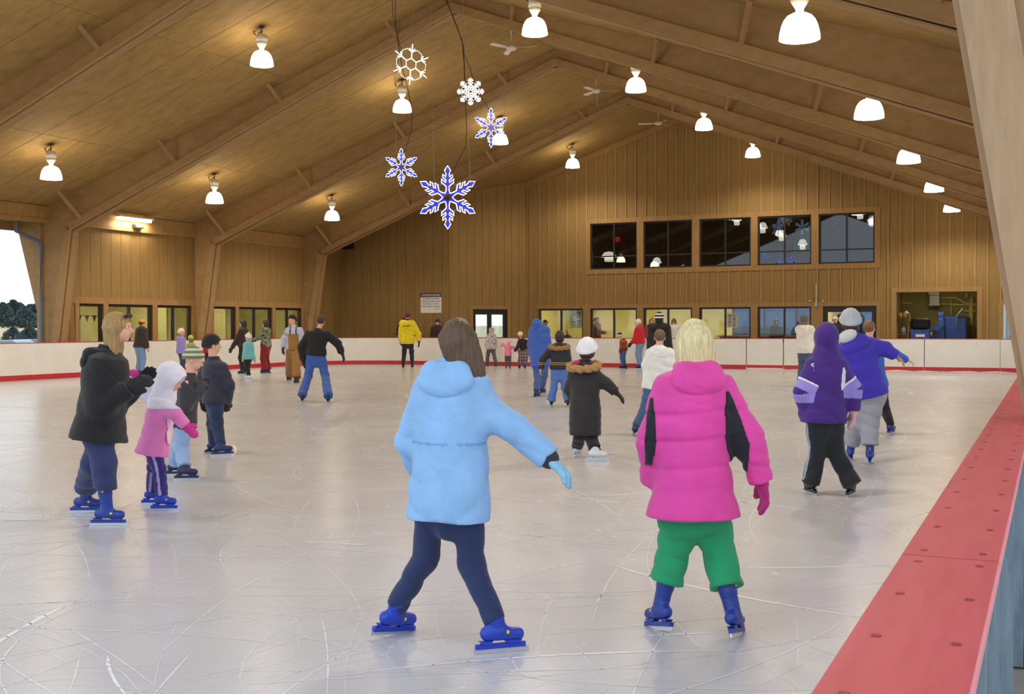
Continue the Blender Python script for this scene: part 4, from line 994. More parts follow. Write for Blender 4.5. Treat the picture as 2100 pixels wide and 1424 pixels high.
def unit(v): v = np.array(v, float); return v / (np.linalg.norm(v) + 1e-9)
def folds(amp, fz, seed, s=1.0):
    """cloth creases: warped waves with sharp valleys"""
    a, b, c = seed * 1.7, seed * 2.9, seed * .6
    def f(P):
        x, y, z = P[:, 0] / s, P[:, 1] / s, P[:, 2] / s
        w = fz * .5 * z + 1.7 * np.sin(6 * x + a + 3 * z) + 1.5 * np.sin(7 * y + b - 4 * z)
        r1 = np.abs(np.sin(w)) ** .6; r2 = np.abs(np.sin(11 * x + 9 * z + c + 1.2 * np.sin(9 * y + a))) ** .7
        m = .5 + .5 * np.sin(5 * z + 4 * x + b)
        return amp * s * ((r1 - .65) * (.5 + .8 * m) + (r2 - .65) * .5 * (1.1 - m))
    return f
def quilt(amp, sp, z0=0.0):
    return lambda P: amp * (np.abs(np.sin(np.pi * (P[:, 2] - z0) / sp)) ** .5 - .7)
def hand_solid(w, d, across, n, s, curl=.5, mitten=False, grow=0.0):
    """palm, four bent fingers of unequal length and a thumb leaving the side of the palm"""
    w, d, across, n = A3(w), unit(d), unit(across), unit(n)
    pc = w + d * .045 * s; fr = np.stack([across, d, n])
    P = [ell(pc, ((.040) * s + grow, .052 * s + grow, .017 * s + grow), fr), cone(w - d * .03 * s, w + d * .02 * s, .024 * s + grow, .027 * s + grow)]
    if mitten:
        b = w + d * .085 * s; e = b + (d * math.cos(curl) + n * math.sin(curl)) * .06 * s
        P += [ell((b + e) / 2, (.038 * s + grow, .05 * s + grow, .02 * s + grow), np.stack([across, unit(e - b), np.cross(across, unit(e - b))]))]
    else:
        for i, l in enumerate((.068, .078, .073, .056)):
            b = w + d * (.085 - .006 * (abs(i - 1.3))) * s + across * (1.5 - i) * .0205 * s; r = (.0092 - .0006 * i) * s + grow
            m = b + (d * math.cos(curl * .5) + n * math.sin(curl * .5)) * l * .5 * s; e = m + (d * math.cos(curl * 1.5) + n * math.sin(curl * 1.5)) * l * .5 * s
            P += [cone(b - d * .02 * s, m, r, r), cone(m, e, r, r * .85)]
    tb = w + d * .028 * s + across * .030 * s; tm = tb + (d * .6 + across * .62 + n * .35) * .036 * s; te = tm + (d * .9 + across * .15 + n * .4) * .034 * s
    P += [cone(tb, tm, .0125 * s + grow, .0105 * s + grow), cone(tm, te, .0105 * s + grow, .009 * s + grow)]
    return U(.008 * s, *P)

FWD = Vector((-math.sin(YAW), math.cos(YAW), 0))
PEOPLE = []
def person(label, foot, h, face=0, kp=None, jacket=None, pants=None, skate=SKB, blade=True, hat=None, hair=None, glove=None, mitten=False, lean=0, side=0, arms=((8, 0, 12), (8, 0, 12)),
           spread=.11, stride=0.0, vox=.02, head_yaw=None, head_pitch=0, world=None, group='skaters on the ice', face_parts=True, skin='skin', extra=None, cat='person', footyaw=(0, 0), feet=True, hatk=1.0):
    """foot: photo point of the ice between the feet; kp: photo points of joints (body-left L, body-right R), optional depth offset"""
    kp = kp or {}; G = at(foot[0], foot[1], 2, 0.0) if world is None else Vector(world)
    root = tag(empty('person', (G.x, G.y, 0 if world is None else G.z), YAW), label, cat, group)
    RXv = Vector((math.cos(YAW), math.sin(YAW), 0))
    def loc(p):
        d = p[2] if len(p) > 2 else 0
        o = G + FWD * d; r = ray(p[0], p[1]); t = (o - CAM_P).dot(FWD) / r.dot(FWD); q = CAM_P + r * t - G
        return np.array([q.dot(RXv), q.dot(FWD), q.z + G.z - (0 if world is None else G.z)])
    th = R(face); lat = np.array([math.cos(th), -math.sin(th), 0]); fw = np.array([math.sin(th), math.cos(th), 0])
    hs = h / 1.7; hh = .105 + .07 * h; hr = hh / .225
    ank = (.075 + .075 * hs) if blade else .085 * hs; hipz = .53 * h
    J = {}
    J['hip'] = np.array([0, 0, hipz])
    tl = h - hh * 1.10 - hipz
    J['neck'] = J['hip'] + tl * unit(fw * math.tan(R(lean)) + lat * math.tan(R(side)) + np.array([0, 0, 1]))
    for k in ('hip', 'neck'):
        if k in kp: J[k] = loc(kp[k])
    ax = unit(J['neck'] - J['hip'])
    J['head'] = J['neck'] + unit(ax * .4 + np.array([0, 0, .6])) * hh * .60 + fw * .015
    if 'head' in kp: J['head'] = loc(kp['head'])
    for sd, s in (('L', -1), ('R', 1)):
        J['sh' + sd] = J['neck'] - ax * hh * .34 + lat * s * .090 * h
        if 'sh' + sd in kp:
            q = loc(kp['sh' + sd]); J['sh' + sd] = q + (J['neck'] - q) * np.array([.2, .2, 0]) - np.array([0, 0, .012 * h])
        out, fwd_, bend = arms[0 if s < 0 else 1]; ua, fa = .168 * h, .145 * h
        d = unit(np.array([0, 0, -1]) * math.cos(R(out)) * math.cos(R(fwd_)) + lat * s * math.sin(R(out)) + fw * math.sin(R(fwd_)) * math.cos(R(out)))
        J['el' + sd] = J['sh' + sd] + d * ua
        if 'el' + sd in kp: J['el' + sd] = loc(kp['el' + sd]); d = unit(J['el' + sd] - J['sh' + sd])
        d2 = unit(d * math.cos(R(bend)) + fw * math.sin(R(bend)))
        J['ha' + sd] = J['el' + sd] + d2 * fa
        if 'ha' + sd in kp: J['ha' + sd] = loc(kp['ha' + sd])
        J['hp' + sd] = J['hip'] + lat * s * .052 * h - np.array([0, 0, .01 * h])
        f = np.array([0, 0, ank]) + lat * s * spread * h * .6 + fw * s * stride
        if 'ft' + sd in kp:
            c = kp['ft' + sd]; q = at(c[0], c[1], 2, 0.0) - G; f = np.array([q.dot(RXv), q.dot(FWD), ank])
        if 'an' + sd in kp: f = loc(kp['an' + sd])
        J['an' + sd] = f
        k = (J['hp' + sd] + f) / 2 + fw * .035 * h
        if 'kn' + sd in kp: k = loc(kp['kn' + sd])
        J['kn' + sd] = k
    sk = M[skin]; fine = min(.012, vox)
    # ---- head frame
    hy = R(head_yaw if head_yaw is not None else face); hp_ = R(head_pitch)
    hf = np.array([math.sin(hy) * math.cos(hp_), math.cos(hy) * math.cos(hp_), -math.sin(hp_)]); hl = np.array([math.cos(hy), -math.sin(hy), 0]); hu = np.cross(hl, hf); HF = np.stack([hl, hf, hu]); hc = J['head']
    def hpnt(x, y, z): return hc + (hl * x + hf * y + hu * z) * hr
    head = U(.02 * hr, ell(hpnt(0, -.012, .022), (.074 * hr, .094 * hr, .088 * hr), HF), ell(hpnt(0, .025, -.045), (.056 * hr, .062 * hr, .062 * hr), HF), ell(hpnt(0, .055, -.088), (.024 * hr, .022 * hr, .018 * hr), HF),
             cone(hpnt(0, .083, .005), hpnt(0, .106, -.030), .009 * hr, .014 * hr), ell(hpnt(.076, -.008, -.015), (.010 * hr, .018 * hr, .028 * hr), HF), ell(hpnt(-.076, -.008, -.015), (.010 * hr, .018 * hr, .028 * hr), HF),
             ell(hpnt(0, .078, .022), (.05 * hr, .014 * hr, .012 * hr), HF), ell(hpnt(0, .082, -.06), (.022 * hr, .012 * hr, .008 * hr), HF), cone(hpnt(0, -.01, -.06), J['neck'] - ax * .03, .05 * hr, .058 * hr))
    mats = []
    # ---- body: one continuous figure (fine head and hands, plainer where clothing covers it)
    tors = loft(J['hip'] - ax * .05 * h, J['neck'] + ax * .01, lat, [(0, .055 * h, .04 * h), (.2, .075 * h, .055 * h), (.45, .07 * h, .052 * h), (.75, .085 * h, .06 * h), (.92, .07 * h, .05 * h), (1, .035 * h, .035 * h)])
    bp = [tors, cone(J['hip'] + ax * .3 * tl, J['neck'], .06 * h, .03 * h)]
    for sd in 'LR':
        bp += [cone(J['sh' + sd], J['el' + sd], .028 * h, .022 * h), cone(J['el' + sd], J['ha' + sd], .022 * h, .015 * h), cone(J['hp' + sd], J['kn' + sd], .038 * h, .030 * h), cone(J['kn' + sd], J['an' + sd], .028 * h, .016 * h)]
    meshes = [surfnet(U(.03 * h, *bp), max(.02, vox)), surfnet(head, min(vox, .010))]
    hands = {}
    for sd, s in (('L', -1), ('R', 1)):
        d = unit(J['ha' + sd] - J['el' + sd]); ac = fw - d * (fw @ d)
        if np.linalg.norm(ac) < .35: ac = np.array([0, 0, 1.0]) - d * d[2]
        ac = unit(ac); nn = unit(np.cross(d, ac)) * (-1 if np.cross(d, ac) @ (lat * -s) < 0 else 1)
        hands[sd] = (J['ha' + sd], d, ac, nn)
        if not glove: meshes.append(surfnet(hand_solid(*hands[sd], hs * .98 if not glove else hs * .85, .55 if not glove else .5), min(.0065, vox * .5) if vox < .02 else .009))
    np_mesh('body', meshes, sk, root)
    if glove:
        for sd in 'LR':
            if ('hide' + sd) in kp: continue
            solid('glove', U(.012, hand_solid(*hands[sd], hs * 1.2, .5, mitten, .006), cut(cone(hands[sd][0] - hands[sd][1] * .06 * hs, hands[sd][0] + hands[sd][1] * .01, .036 * hs, .034 * hs), (hands[sd][0] - hands[sd][1] * .055 * hs, -hands[sd][1]))), min(vox * .6, .009), cloth(glove, .8), root)
    if face_parts:
        for s in (-1, 1):
            e = hpnt(s * .030, .078, .006); eo = np_mesh('eye', [surfnet(ell(e, (.012 * hr, .010 * hr, .0085 * hr), HF), .004)], M['eye_w'], root)
            np_mesh('iris', [surfnet(ell(hpnt(s * .030, .087, .006), (.0055 * hr, .004 * hr, .006 * hr), HF), .0022)], M['eye_d'], eo)
        np_mesh('mouth', [surfnet(ell(hpnt(0, .088, -.060), (.023 * hr, .008 * hr, .0055 * hr), HF), .004)], M['lip'], root)
    # ---- trousers
    pa = dict(c=NAVY, w=1.0, flare=1.0, cuff=.0, mat=None, stripe=None); pa.update(pants or {})
    w = pa['w']; pp_ = [ell(J['hip'] - np.array([0, 0, .03 * h]), (.098 * h * (w * .35 + .65), .072 * h * (w * .4 + .6), .075 * h), np.stack([lat, fw, np.array([0, 0, 1])]))]
    pp_.append(ell(J['hip'] - np.array([0, 0, .105 * h]), (.05 * h, .055 * h, .065 * h * min(1.0, pa['w']))))
    for sd in 'LR':
        an = J['an' + sd]; kn = J['kn' + sd]; dl_ = unit(an - kn); end = an + dl_ * pa['cuff'] * h
        r0, r1, r2 = .058 * h * w, .044 * h * w, .036 * h * w * pa['flare']
        leg = U(.02 * h, cone(J['hp' + sd], kn, r0, r1), cone(kn, end + dl_ * .03, r1, r2))
        pp_.append(cut(leg, (end, dl_)))
    P0 = U(.03 * h, *pp_)
    trs = rough(P0, folds(.013, 42, len(PEOPLE) + 3, hs))
    solid('trousers', trs, vox, pa['mat'] or cloth(pa['c']), root)
    if pa['stripe']:
        for sd, s in (('L', -1), ('R', 1)):
            outv = np.array([s * 1.0, -.25, 0]) if abs(lat[0]) > .5 else np.array([0, -1, 0])
            off = unit(outv)
            st = U(.0, cone(J['hp' + sd] + off * r0, J['kn' + sd] + off * r1, .014 * h, .014 * h), cone(J['kn' + sd] + off * r1, J['an' + sd] + off * r2, .014 * h, .013 * h))
            solid('side_stripe', both(trs, st, .004), min(vox, .012), cloth(pa['stripe']), root)
    # ---- skates
    for i, sd in enumerate('LR' if feet else ''):
        an = J['an' + sd]; fy = th + R(footyaw[i]); ff = np.array([math.sin(fy), math.cos(fy), 0]); fl_ = np.array([math.cos(fy), -math.sin(fy), 0]); q = hs * (.9 if h > 1.5 else 1.05)
        tilt = kp.get('tilt' + sd)
        fu = np.array([0, 0, 1.0])
        if tilt:                                          # roll / pitch of a pushing foot
            fu = unit(fu + fl_ * math.tan(R(tilt[0])) + ff * math.tan(R(tilt[1]))); fl_ = unit(np.cross(ff, fu)); ff = np.cross(fu, fl_)
        base = an - fu * .075 * hs
        sh = unit(J['kn' + sd] - an); bl_h = .14 if pa['cuff'] < 0 else .05
        boot = U(.03 * q, cone(base + ff * .02 * q + fu * .02, an + sh * bl_h * q, .048 * q, .048 * q if bl_h < .1 else .053 * q), cone(base - ff * .05 * q + fu * .015, base + ff * .13 * q + fu * .005, .042 * q, .036 * q), cone(an + sh * (bl_h - .03) * q, an + sh * (bl_h - .01) * q, .05 * q, .05 * q))
        boot = cut(boot, (base - fu * .018, -fu))
        bo = solid('skate', boot, min(vox, .014), cloth(skate, .4, 60, 0) if blade else cloth(skate, .6), root)
        if blade:
            def bx_(a0, a1, l, z0, z1, nm, mt):
                V = [base + ff * a + fl_ * s_ * l + fu * z for a in (a0, a1) for s_ in (-1, 1) for z in (z0, z1)]
                return mesh_obj(nm, V, BOXF, mt, bo)
            hz = -.018; gz = -(ank - .075 * hs)
            m = MB(); B = lambda a, s_, z: base + ff * a + fl_ * s_ + fu * z
            for a0, a1, b0, b1 in ((-.10, -.02, -.08, -.04), (.04, .15, .07, .13)):
                m.add([B(a * q, s_ * .018, z) for (a, z) in ((a0, hz), (a1, hz), (b1, gz * .45), (b0, gz * .45)) for s_ in (-1, 1)], [(0, 1, 3, 2), (2, 3, 5, 4), (4, 5, 7, 6), (6, 7, 1, 0), (0, 2, 4, 6), (1, 7, 5, 3)])
            m.add([B(a * q, s_ * .012, z) for a in (-.12, .17) for s_ in (-1, 1) for z in (gz * .72, gz * .42)], BOXF)
            m.build('blade_holder', cloth(skate, .4, 60, 0) if skate != WHSK else M['blade'], bo)
            bx_(-.13 * q, .19 * q, .0025, gz + .001, gz * .70, 'blade', M['blade'])
            if skate in (SKB, RBLUE) and vox < .018:
                c = an + sh * .13 * q; solid('yellow_trim', both(boot, cone(c - fl_ * .06, c + fl_ * .06, .014 * q, .014 * q), .004), .007, M['yellow_acc'], bo)
                c = base + ff * .06 * q; solid('yellow_trim', both(boot, cone(c - fl_ * .06 + fu * .02, c + fl_ * .06 + fu * .02, .012 * q, .012 * q), .004), .007, M['yellow_acc'], bo)
    # ---- jacket
    ja = dict(c=(60, 60, 70), puff=.02, hem=.0, flare=1.0, quilt=None, mat=None, hood=None, cuff=0.0, sleeve=None, collar=True, bib=None, fur=None, armw=1.0, hoodc=None, seams=(), hoodk=1.0); ja.update(jacket or {})
    pf = ja['puff'] * hs
    bot = J['hip'] - ax * (.03 * h + ja['hem'] * h); top = J['neck'] + ax * .012 * h
    Lx = np.linalg.norm(top - bot); sh_t = 1 - (hh * .30) / Lx; hip_t = min(.9, (.03 + ja['hem']) * h / Lx)
    fl = ja['flare']
    rows = [(0, (.106 * h + pf) * fl, (.082 * h + pf) * fl), (hip_t, .108 * h + pf, .083 * h + pf), (hip_t + (sh_t - hip_t) * .35, .094 * h + pf, .072 * h + pf), (hip_t + (sh_t - hip_t) * .8, .103 * h + pf * .8, .074 * h + pf), (sh_t, .098 * h + pf * .6, .066 * h + pf * .8), (.95, .072 * h, .058 * h + pf * .3), (1, .05 * h, .05 * h)]
    JT = loft(bot, top, lat, rows)
    jp = [JT]; ar = ja['armw']
    for sd in 'LR':
        d = unit(J['ha' + sd] - J['el' + sd]); wr = J['ha' + sd] - d * ja['cuff'] * h
        jp.append(cut(U(.02, cone(J['sh' + sd], J['el' + sd], (.036 * h + pf * .75) * ar, (.033 * h + pf * .75) * ar), cone(J['el' + sd], wr + d * .03, (.033 * h + pf * .75) * ar, (.026 * h + pf * .6) * ar)), (wr + d * .008, d)))
    J0 = U(.035 * h, *jp)
    JK = rough(J0, quilt(ja['quilt'][0], ja['quilt'][1], bot[2])) if ja['quilt'] else rough(J0, folds(.014, 30, len(PEOPLE), hs))
    if ja['quilt']: JK = rough(JK, folds(.005, 46, len(PEOPLE), hs))
    for sy in ja['seams']:
        zs_ = loc((foot[0], sy))[2]
        JK = rough(JK, lambda P, z=zs_: -.007 * np.exp(-((P[:, 2] - z - .012 * np.sin(9 * P[:, 0])) / .011) ** 2))
    jmat = ja['mat'] or cloth(ja['c'], .7 if ja['quilt'] else .85)
    jo = solid('jacket', JK, vox, jmat, root)
    if ja['collar']:
        n0 = J['neck']; cl = minus(loft(n0 - ax * .02 * h, n0 + ax * .032 * h, lat, [(0, .062 * h, .06 * h), (1, .05 * hr + .012 * h, .052 * hr + .012 * h)]), loft(n0 - ax * .03 * h, n0 + ax * .05 * h, lat, [(0, .045 * h, .043 * h), (1, .047 * hr, .049 * hr)]))
        solid('collar', cl, min(vox, .014), cloth(ja['collar']) if isinstance(ja['collar'], tuple) else jmat, jo)
    hoodm = cloth(ja['hoodc']) if ja['hoodc'] else jmat
    if ja['hood'] == 'down':
        c = J['neck'] - fw * (.052 * h + pf * .7) - ax * .035 * h
        hd = U(.04, ell(c, (.080 * h + pf * .4, .028 * h + pf * .4, .058 * h), np.stack([lat, unit(fw * .9 - ax * .35), unit(ax + fw * .35)])), cone(J['neck'] + lat * .052 * h + fw * .01, c + lat * .045 * h + ax * .03 * h, .016 * h, .020 * h), cone(J['neck'] - lat * .052 * h + fw * .01, c - lat * .045 * h + ax * .03 * h, .016 * h, .020 * h))
        solid('hood', rough(hd, folds(.006, 40, 5, hs)), vox, hoodm, jo)
    if ja['hood'] == 'up':
        hk = hr * ja['hoodk']
        sh_ = U(.03 * hr, ell(hpnt(0, -.012, .018), (.105 * hk, .126 * hk, .122 * hk), HF), ell(hpnt(0, -.05, .03), (.09 * hk, .095 * hk, .11 * hk), HF), cone(hpnt(0, -.02, -.06), J['neck'] - ax * .03 * h, .096 * hk, .092 * h))
        op = U(.01, ell(hpnt(0, .13, -.02), (.076 * hk, .095 * hk, .096 * hk), HF), ell(hpnt(0, -.01, .0), (.086 * hr, .105 * hr, .108 * hr), HF))
        solid('hood', rough(minus(sh_, op), folds(.004, 44, 7, hs)), min(vox, .016), hoodm, jo)
    if ja['fur']:
        n0 = J['neck'] - ax * .028 * h - fw * .03 * h; pts = [n0 + lat * math.cos(a) * (.105 * h + pf * .6) + fw * math.sin(a) * (.07 * h + pf) + ax * (.02 * h * math.sin(a)) for a in np.linspace(0, 2 * math.pi, 13)]
        fr_ = U(.02, *[cone(pts[i], pts[i + 1], .028 * h, .028 * h) for i in range(12)])
        frng = np.random.default_rng(3)
        solid('fur_trim', rough(fr_, lambda P: .006 * np.sin(95 * P[:, 0]) * np.sin(88 * P[:, 1] + 1) + .006 * np.sin(101 * P[:, 2] + 60 * P[:, 0])), min(vox, .012), fur_mat(ja['fur']), jo)
    PT = dict(J=J, J0=JK, JT=JT, lat=lat, fw=fw, ax=ax, h=h, hs=hs, hr=hr, hpnt=hpnt, HF=HF, root=root, jo=jo, vox=vox, loc=loc, trs=trs, pf=pf, JP=jp)
    # ---- hair
    if hair:
        st, hcx = hair[0], hair[1]
        cap = ell(hpnt(0, -.016, .026), (.084 * hr, .104 * hr, .098 * hr), HF)
        facecut = ell(hpnt(0, .125, -.06), (.074 * hr, .095 * hr, .115 * hr), HF)
        ps = [cap]
        if st in ('bob', 'long', 'shoulder'):
            ln = {'bob': .16, 'shoulder': .21, 'long': .30}[st] * (hair[2] if len(hair) > 2 else 1); dr = unit(np.array([0, 0, -1]) + (np.array(hair[3]) if len(hair) > 3 else np.zeros(3))); b0 = hpnt(0, -.045, .0)
            wd = hair[4] if len(hair) > 4 else 1.0
            ps.append(loft(b0 + dr * ln * hr, b0 + hu * .03, hl, [(0, .060 * hr * wd, .035 * hr), (.25, .084 * hr * wd, .056 * hr), (.6, .092 * hr * wd, .066 * hr), (.9, .086 * hr, .07 * hr), (1, .06 * hr, .05 * hr)]))
            for s in (-1, 1): ps.append(cone(hpnt(s * .062, -.005, .02), hpnt(s * .062, -.005, .02) + dr * ln * hr * .8, .032 * hr, .022 * hr * wd))
        if st == 'pony': ps += [cone(hpnt(0, -.10, .04), hpnt(0, -.15, -.02), .03 * hr, .028 * hr), cone(hpnt(0, -.15, -.02), hpnt(0, -.13, -.14), .028 * hr, .008 * hr)]
        hs_ = U(.03 * hr, *ps); hs_ = minus(hs_, facecut) if st != 'short' else cut(minus(hs_, facecut), (hpnt(0, -.03, -.035), -hu + hf * .5))
        ang = lambda P: np.arctan2((P - hc) @ hl, -(P - hc) @ hf)
        solid('hair', rough(hs_, lambda P: .0035 * hr * np.sin(26 * ang(P) + 14 * P[:, 2])), min(vox, .010), hair_mat(hcx), root)
    # ---- hats
    if hat:
        kind, hcx = hat[0], hat[1]; hm = hat[2] if len(hat) > 2 else cloth(hcx, .9, 120)
        if kind == 'beanie':
            bs = hr * 1.06 * hatk; cz = hpnt(0, 0, .018)
            b = cut(ell(hpnt(0, -.016, .022), (.099 * bs, .116 * bs, .122 * bs), HF), (cz, -hu + hf * .42))
            ho = solid('hat', rough(b, lambda P: .0025 * np.sin(150 * ((P - hc) @ hl))), min(vox, .010), hm, root)
            bd = cut(ell(hpnt(0, -.016, .022), (.105 * bs, .122 * bs, .125 * bs), HF), (cz, -hu + hf * .42), (cz + hu * .055 * hr, hu - hf * .42))
            solid('hat_band', minus(bd, ell(hpnt(0, -.014, .02), (.08 * hr, .098 * hr, .1 * hr), HF)), min(vox, .010), hm if len(hat) < 4 else cloth(hat[3]), ho)
            if len(hat) > 4: solid('pompom', rough(ell(hpnt(0, -.03, .155), (.03 * hr,) * 3), lambda P: .004 * np.sin(120 * P[:, 0]) * np.sin(110 * P[:, 2])), .008, cloth(hat[4]), ho)
        if kind == 'earflap':
            b = cut(ell(hpnt(0, -.014, .028), (.096 * hr, .113 * hr, .128 * hr), HF), (hpnt(0, 0, .02), -hu + hf * .25)); fls = [b] + [cone(hpnt(s * .08, -.01, .02), hpnt(s * .075, .015, -.10), .03 * hr, .012 * hr) for s in (-1, 1)]
            solid('hat', U(.01, *fls), min(vox, .012), hm, root)
        if kind == 'cap':
            b = U(.01, cut(ell(hpnt(0, -.012, .03), (.09 * hr, .106 * hr, .1 * hr), HF), (hpnt(0, 0, .03), -hu)), ell(hpnt(0, .12, .034), (.07 * hr, .065 * hr, .010 * hr), HF))
            solid('hat', b, min(vox, .012), hm, root)
    if extra: extra(PT)
    PEOPLE.append(root)
    return PT
def spectator(label, px, ytop, Y, h=None, zf=0.0, **kw):
    q = at(px, ytop, 1, Y); kw.setdefault('group', 'people standing behind the far boards')
    return person(label, None, h or q.z, world=(q.x, q.y, 0), blade=False, **kw)
# ================================================================== the people
def band_at(p, z0, z1, pts=None):          # horizontal slab region in local z
    return loft(np.array([0, 0, z0]), np.array([0, 0, z1]), (1, 0, 0), [(0, 2, 2), (1, 2, 2)])
def slab(a, b, rx, ry=.5): return loft(a, b, (1, 0, 0), [(0, rx, ry), (1, rx, ry)])
def sleeve_part(p, sd, t0, t1, c, grow=.004, seg='arm', name='sleeve_band'):
    J = p['J']; a, b = (J['sh' + sd], J['el' + sd]) if seg == 'upper' else (J['el' + sd], J['ha' + sd])
    q0, q1 = a + (b - a) * t0, a + (b - a) * t1; rr = .075 * p['h'] + p['pf']
    solid(name, both(p['J0'], loft(q0, q1, (0, 1, .3), [(0, rr, rr), (1, rr, rr)]), grow), min(p['vox'], .011), cloth(c), p['jo'])
def torso_part(p, region, c, grow=.004, name='panel', v=.010, only=True):
    solid(name, both(p['J0'], both(p['JT'], region, .012) if only else region, grow), v, cloth(c), p['jo'])

# --- foreground
def ex_blue(p):
    J = p['J']; z = p['loc']((920, 905))[2]
    torso_part(p, band_at(p, z - .010, z + .010), (112, 166, 222), .003, 'waist_seam')
    d = unit(J['haR'] - J['elR']); a = J['haR'] + d * .0; solid('cuff_band', cone(a - d * .02, a + d * .012, .05, .048), .008, cloth((44, 48, 58)), p['jo'])
person('girl in light blue hooded jacket and dark jeans skating away in the foreground', (925, 1325), 1.56, 18,
       dict(head=(938, 703), neck=(930, 752), hip=(922, 1000), shL=(862, 800, .05), elL=(842, 905, .12), haL=(868, 985, .24), shR=(980, 808), elR=(1052, 878, -.05), haR=(1122, 938, -.08), hideL=1,
            knL=(872, 1145, .1), knR=(968, 1160), ftL=(812, 1306), ftR=(1016, 1338), tiltL=(14, 8), tiltR=(-6, 0)),
       dict(c=(140, 186, 234), puff=.030, hem=.065, hood='down', flare=1.04, cuff=.0), dict(c=(32, 48, 92), w=.88, flare=1.0, cuff=.0), RBLUE, glove=(138, 196, 226), hair=('long', (92, 70, 50), .78, (.30, -.1, 0), 1.0), vox=.0095, footyaw=(35, 55), head_yaw=-8, extra=ex_blue)
def ex_pink(p):
    L = p['loc']
    for (a, b, r) in (((1484, 800, 0), (1518, 968, 0), .056), ((1334, 815, 0), (1330, 955, 0), .030)):
        torso_part(p, loft(L(b), L(a), (1, 0, 0), [(0, r * .5, .6), (.35, r, .6), (.75, r * .62, .6), (1, r * .2, .6)]), (26, 28, 40), .005, 'side_panel', .009, False)
person('blonde girl in bright pink jacket and green trousers skating away in the foreground', (1430, 1298), 1.52, -2,
       dict(head=(1424, 702), neck=(1424, 752), hip=(1422, 1000), shL=(1354, 800), elL=(1336, 905, .02), haL=(1338, 985, .12), shR=(1496, 800), elR=(1538, 900, -.03), haR=(1560, 985, -.02), hideL=1,
            knL=(1385, 1115, .06), knR=(1470, 1115, .06), ftL=(1357, 1292), ftR=(1500, 1306), tiltL=(10, 12), tiltR=(-14, 12)),
       dict(c=(226, 66, 164), puff=.034, hem=.065, quilt=(.003, .125), seams=(843, 898, 955), hood='down', flare=1.22, collar=(30, 30, 40)), dict(c=(30, 158, 106), w=1.18, flare=1.28, cuff=-.065), SKB, glove=(176, 30, 120), hair=('bob', (236, 216, 164), 1.02, (0, -.05, 0), 1.12), vox=.0095, footyaw=(-22, 25), extra=ex_pink)
def ex_woman(p):
    hp = p['hpnt']; hr = p['hr']
    solid('sunglasses', U(.004, *[ell(hp(s * .034, .075, .088), (.030 * hr, .020 * hr, .018 * hr), p['HF']) for s in (-1, 1)], cone(hp(-.03, .085, .088), hp(.03, .085, .088), .006, .006)), .006, plain('dark_lens', (24, 22, 26), .15), p['root'])
person('blonde woman in black hooded jacket and navy trousers skating to the right at left', (215, 1074), 1.72, 90,
       dict(head=(243, 672), neck=(222, 722), hip=(205, 868), shR=(208, 752, -.15), elR=(204, 838, -.17), haR=(262, 800, -.14), shL=(228, 752, .17), elL=(240, 830, .2), haL=(284, 788, .2),
            knR=(214, 952, -.1), knL=(192, 950, .12), ftR=(216, 1078), ftL=(172, 1052)),
       dict(c=(22, 22, 28), puff=.042, hem=.045, hood='down', flare=1.16), dict(c=(42, 54, 100), w=1.18, flare=1.2, cuff=-.075), SKB, hair=('long', (172, 138, 86), .95, (0, 0, 0), .8), glove=(24, 24, 28), vox=.012, extra=ex_woman)
def ex_pinkgirl(p):
    z = p['loc']((320, 838))[2]; zt = 2
    solid('white_yoke', both(p['J0'], band_at(p, z, zt), .003), .012, cloth((226, 222, 240)), p['jo'])
    solid('front_stripe', both(p['JT'], slab(p['loc']((349, 912)), p['loc']((352, 842)), .012), .014), .010, cloth((250, 214, 236)), p['jo'])
person('small girl in pink and white jacket with white hood skating beside the blonde woman', (325, 1045), 1.20, 88,
       dict(head=(352, 778), neck=(336, 808), hip=(316, 908), shR=(338, 832, -.09), elR=(362, 852, -.12), haR=(380, 872, -.12), shL=(318, 826, .09), elL=(300, 806, .1), haL=(288, 786, .08),
            knR=(326, 960, -.06), knL=(316, 958, .08), ftR=(332, 1048), ftL=(312, 1036)),
       dict(c=(236, 130, 198), puff=.030, hem=.05, hood='up', hoodc=(232, 228, 242), flare=1.14, hoodk=1.2), dict(c=(52, 38, 120), w=1.0, flare=1.2, stripe=(170, 160, 220)), RBLUE, glove=(214, 50, 150), mitten=True, vox=.012, head_pitch=28, extra=ex_pinkgirl)
person('child in striped olive hat and pale jeans behind the pink and white jacket girl', (372, 982), 1.32, 84,
       dict(head=(398, 738), neck=(388, 772), hip=(378, 862), knR=(372, 922), knL=(366, 920, .1), ftR=(378, 985), ftL=(358, 976), haR=(402, 806, -.1), haL=(412, 800, .2)),
       dict(c=(52, 52, 60), puff=.02, hem=.03), dict(c=(150, 180, 226), w=1.15, flare=1.25), (30, 40, 80), hat=('beanie', (120, 130, 96), bands('olive_knit', [(110, 120, 84), (196, 196, 178)], .05)), vox=.014, head_pitch=20, glove=(60, 60, 70))
person('boy in black cap and navy quilted jacket skating away to the right', (445, 933), 1.44, 62,
       dict(head=(436, 708), neck=(438, 738), hip=(440, 815), shR=(460, 752, -.06), elR=(470, 792, -.06), haR=(466, 826, .05), shL=(418, 750, .08), elL=(410, 790, .1), haL=(416, 820, .2), knR=(446, 872), knL=(436, 870, .06), ftR=(452, 935), ftL=(438, 930)),
       dict(c=(34, 36, 58), puff=.030, hem=.02, quilt=(.006, .10)), dict(c=(34, 48, 84), w=1.05, flare=1.15), (30, 44, 96), hat=('beanie', (26, 26, 30)), hair=('short', (80, 60, 44)), glove=(30, 30, 36), vox=.014)
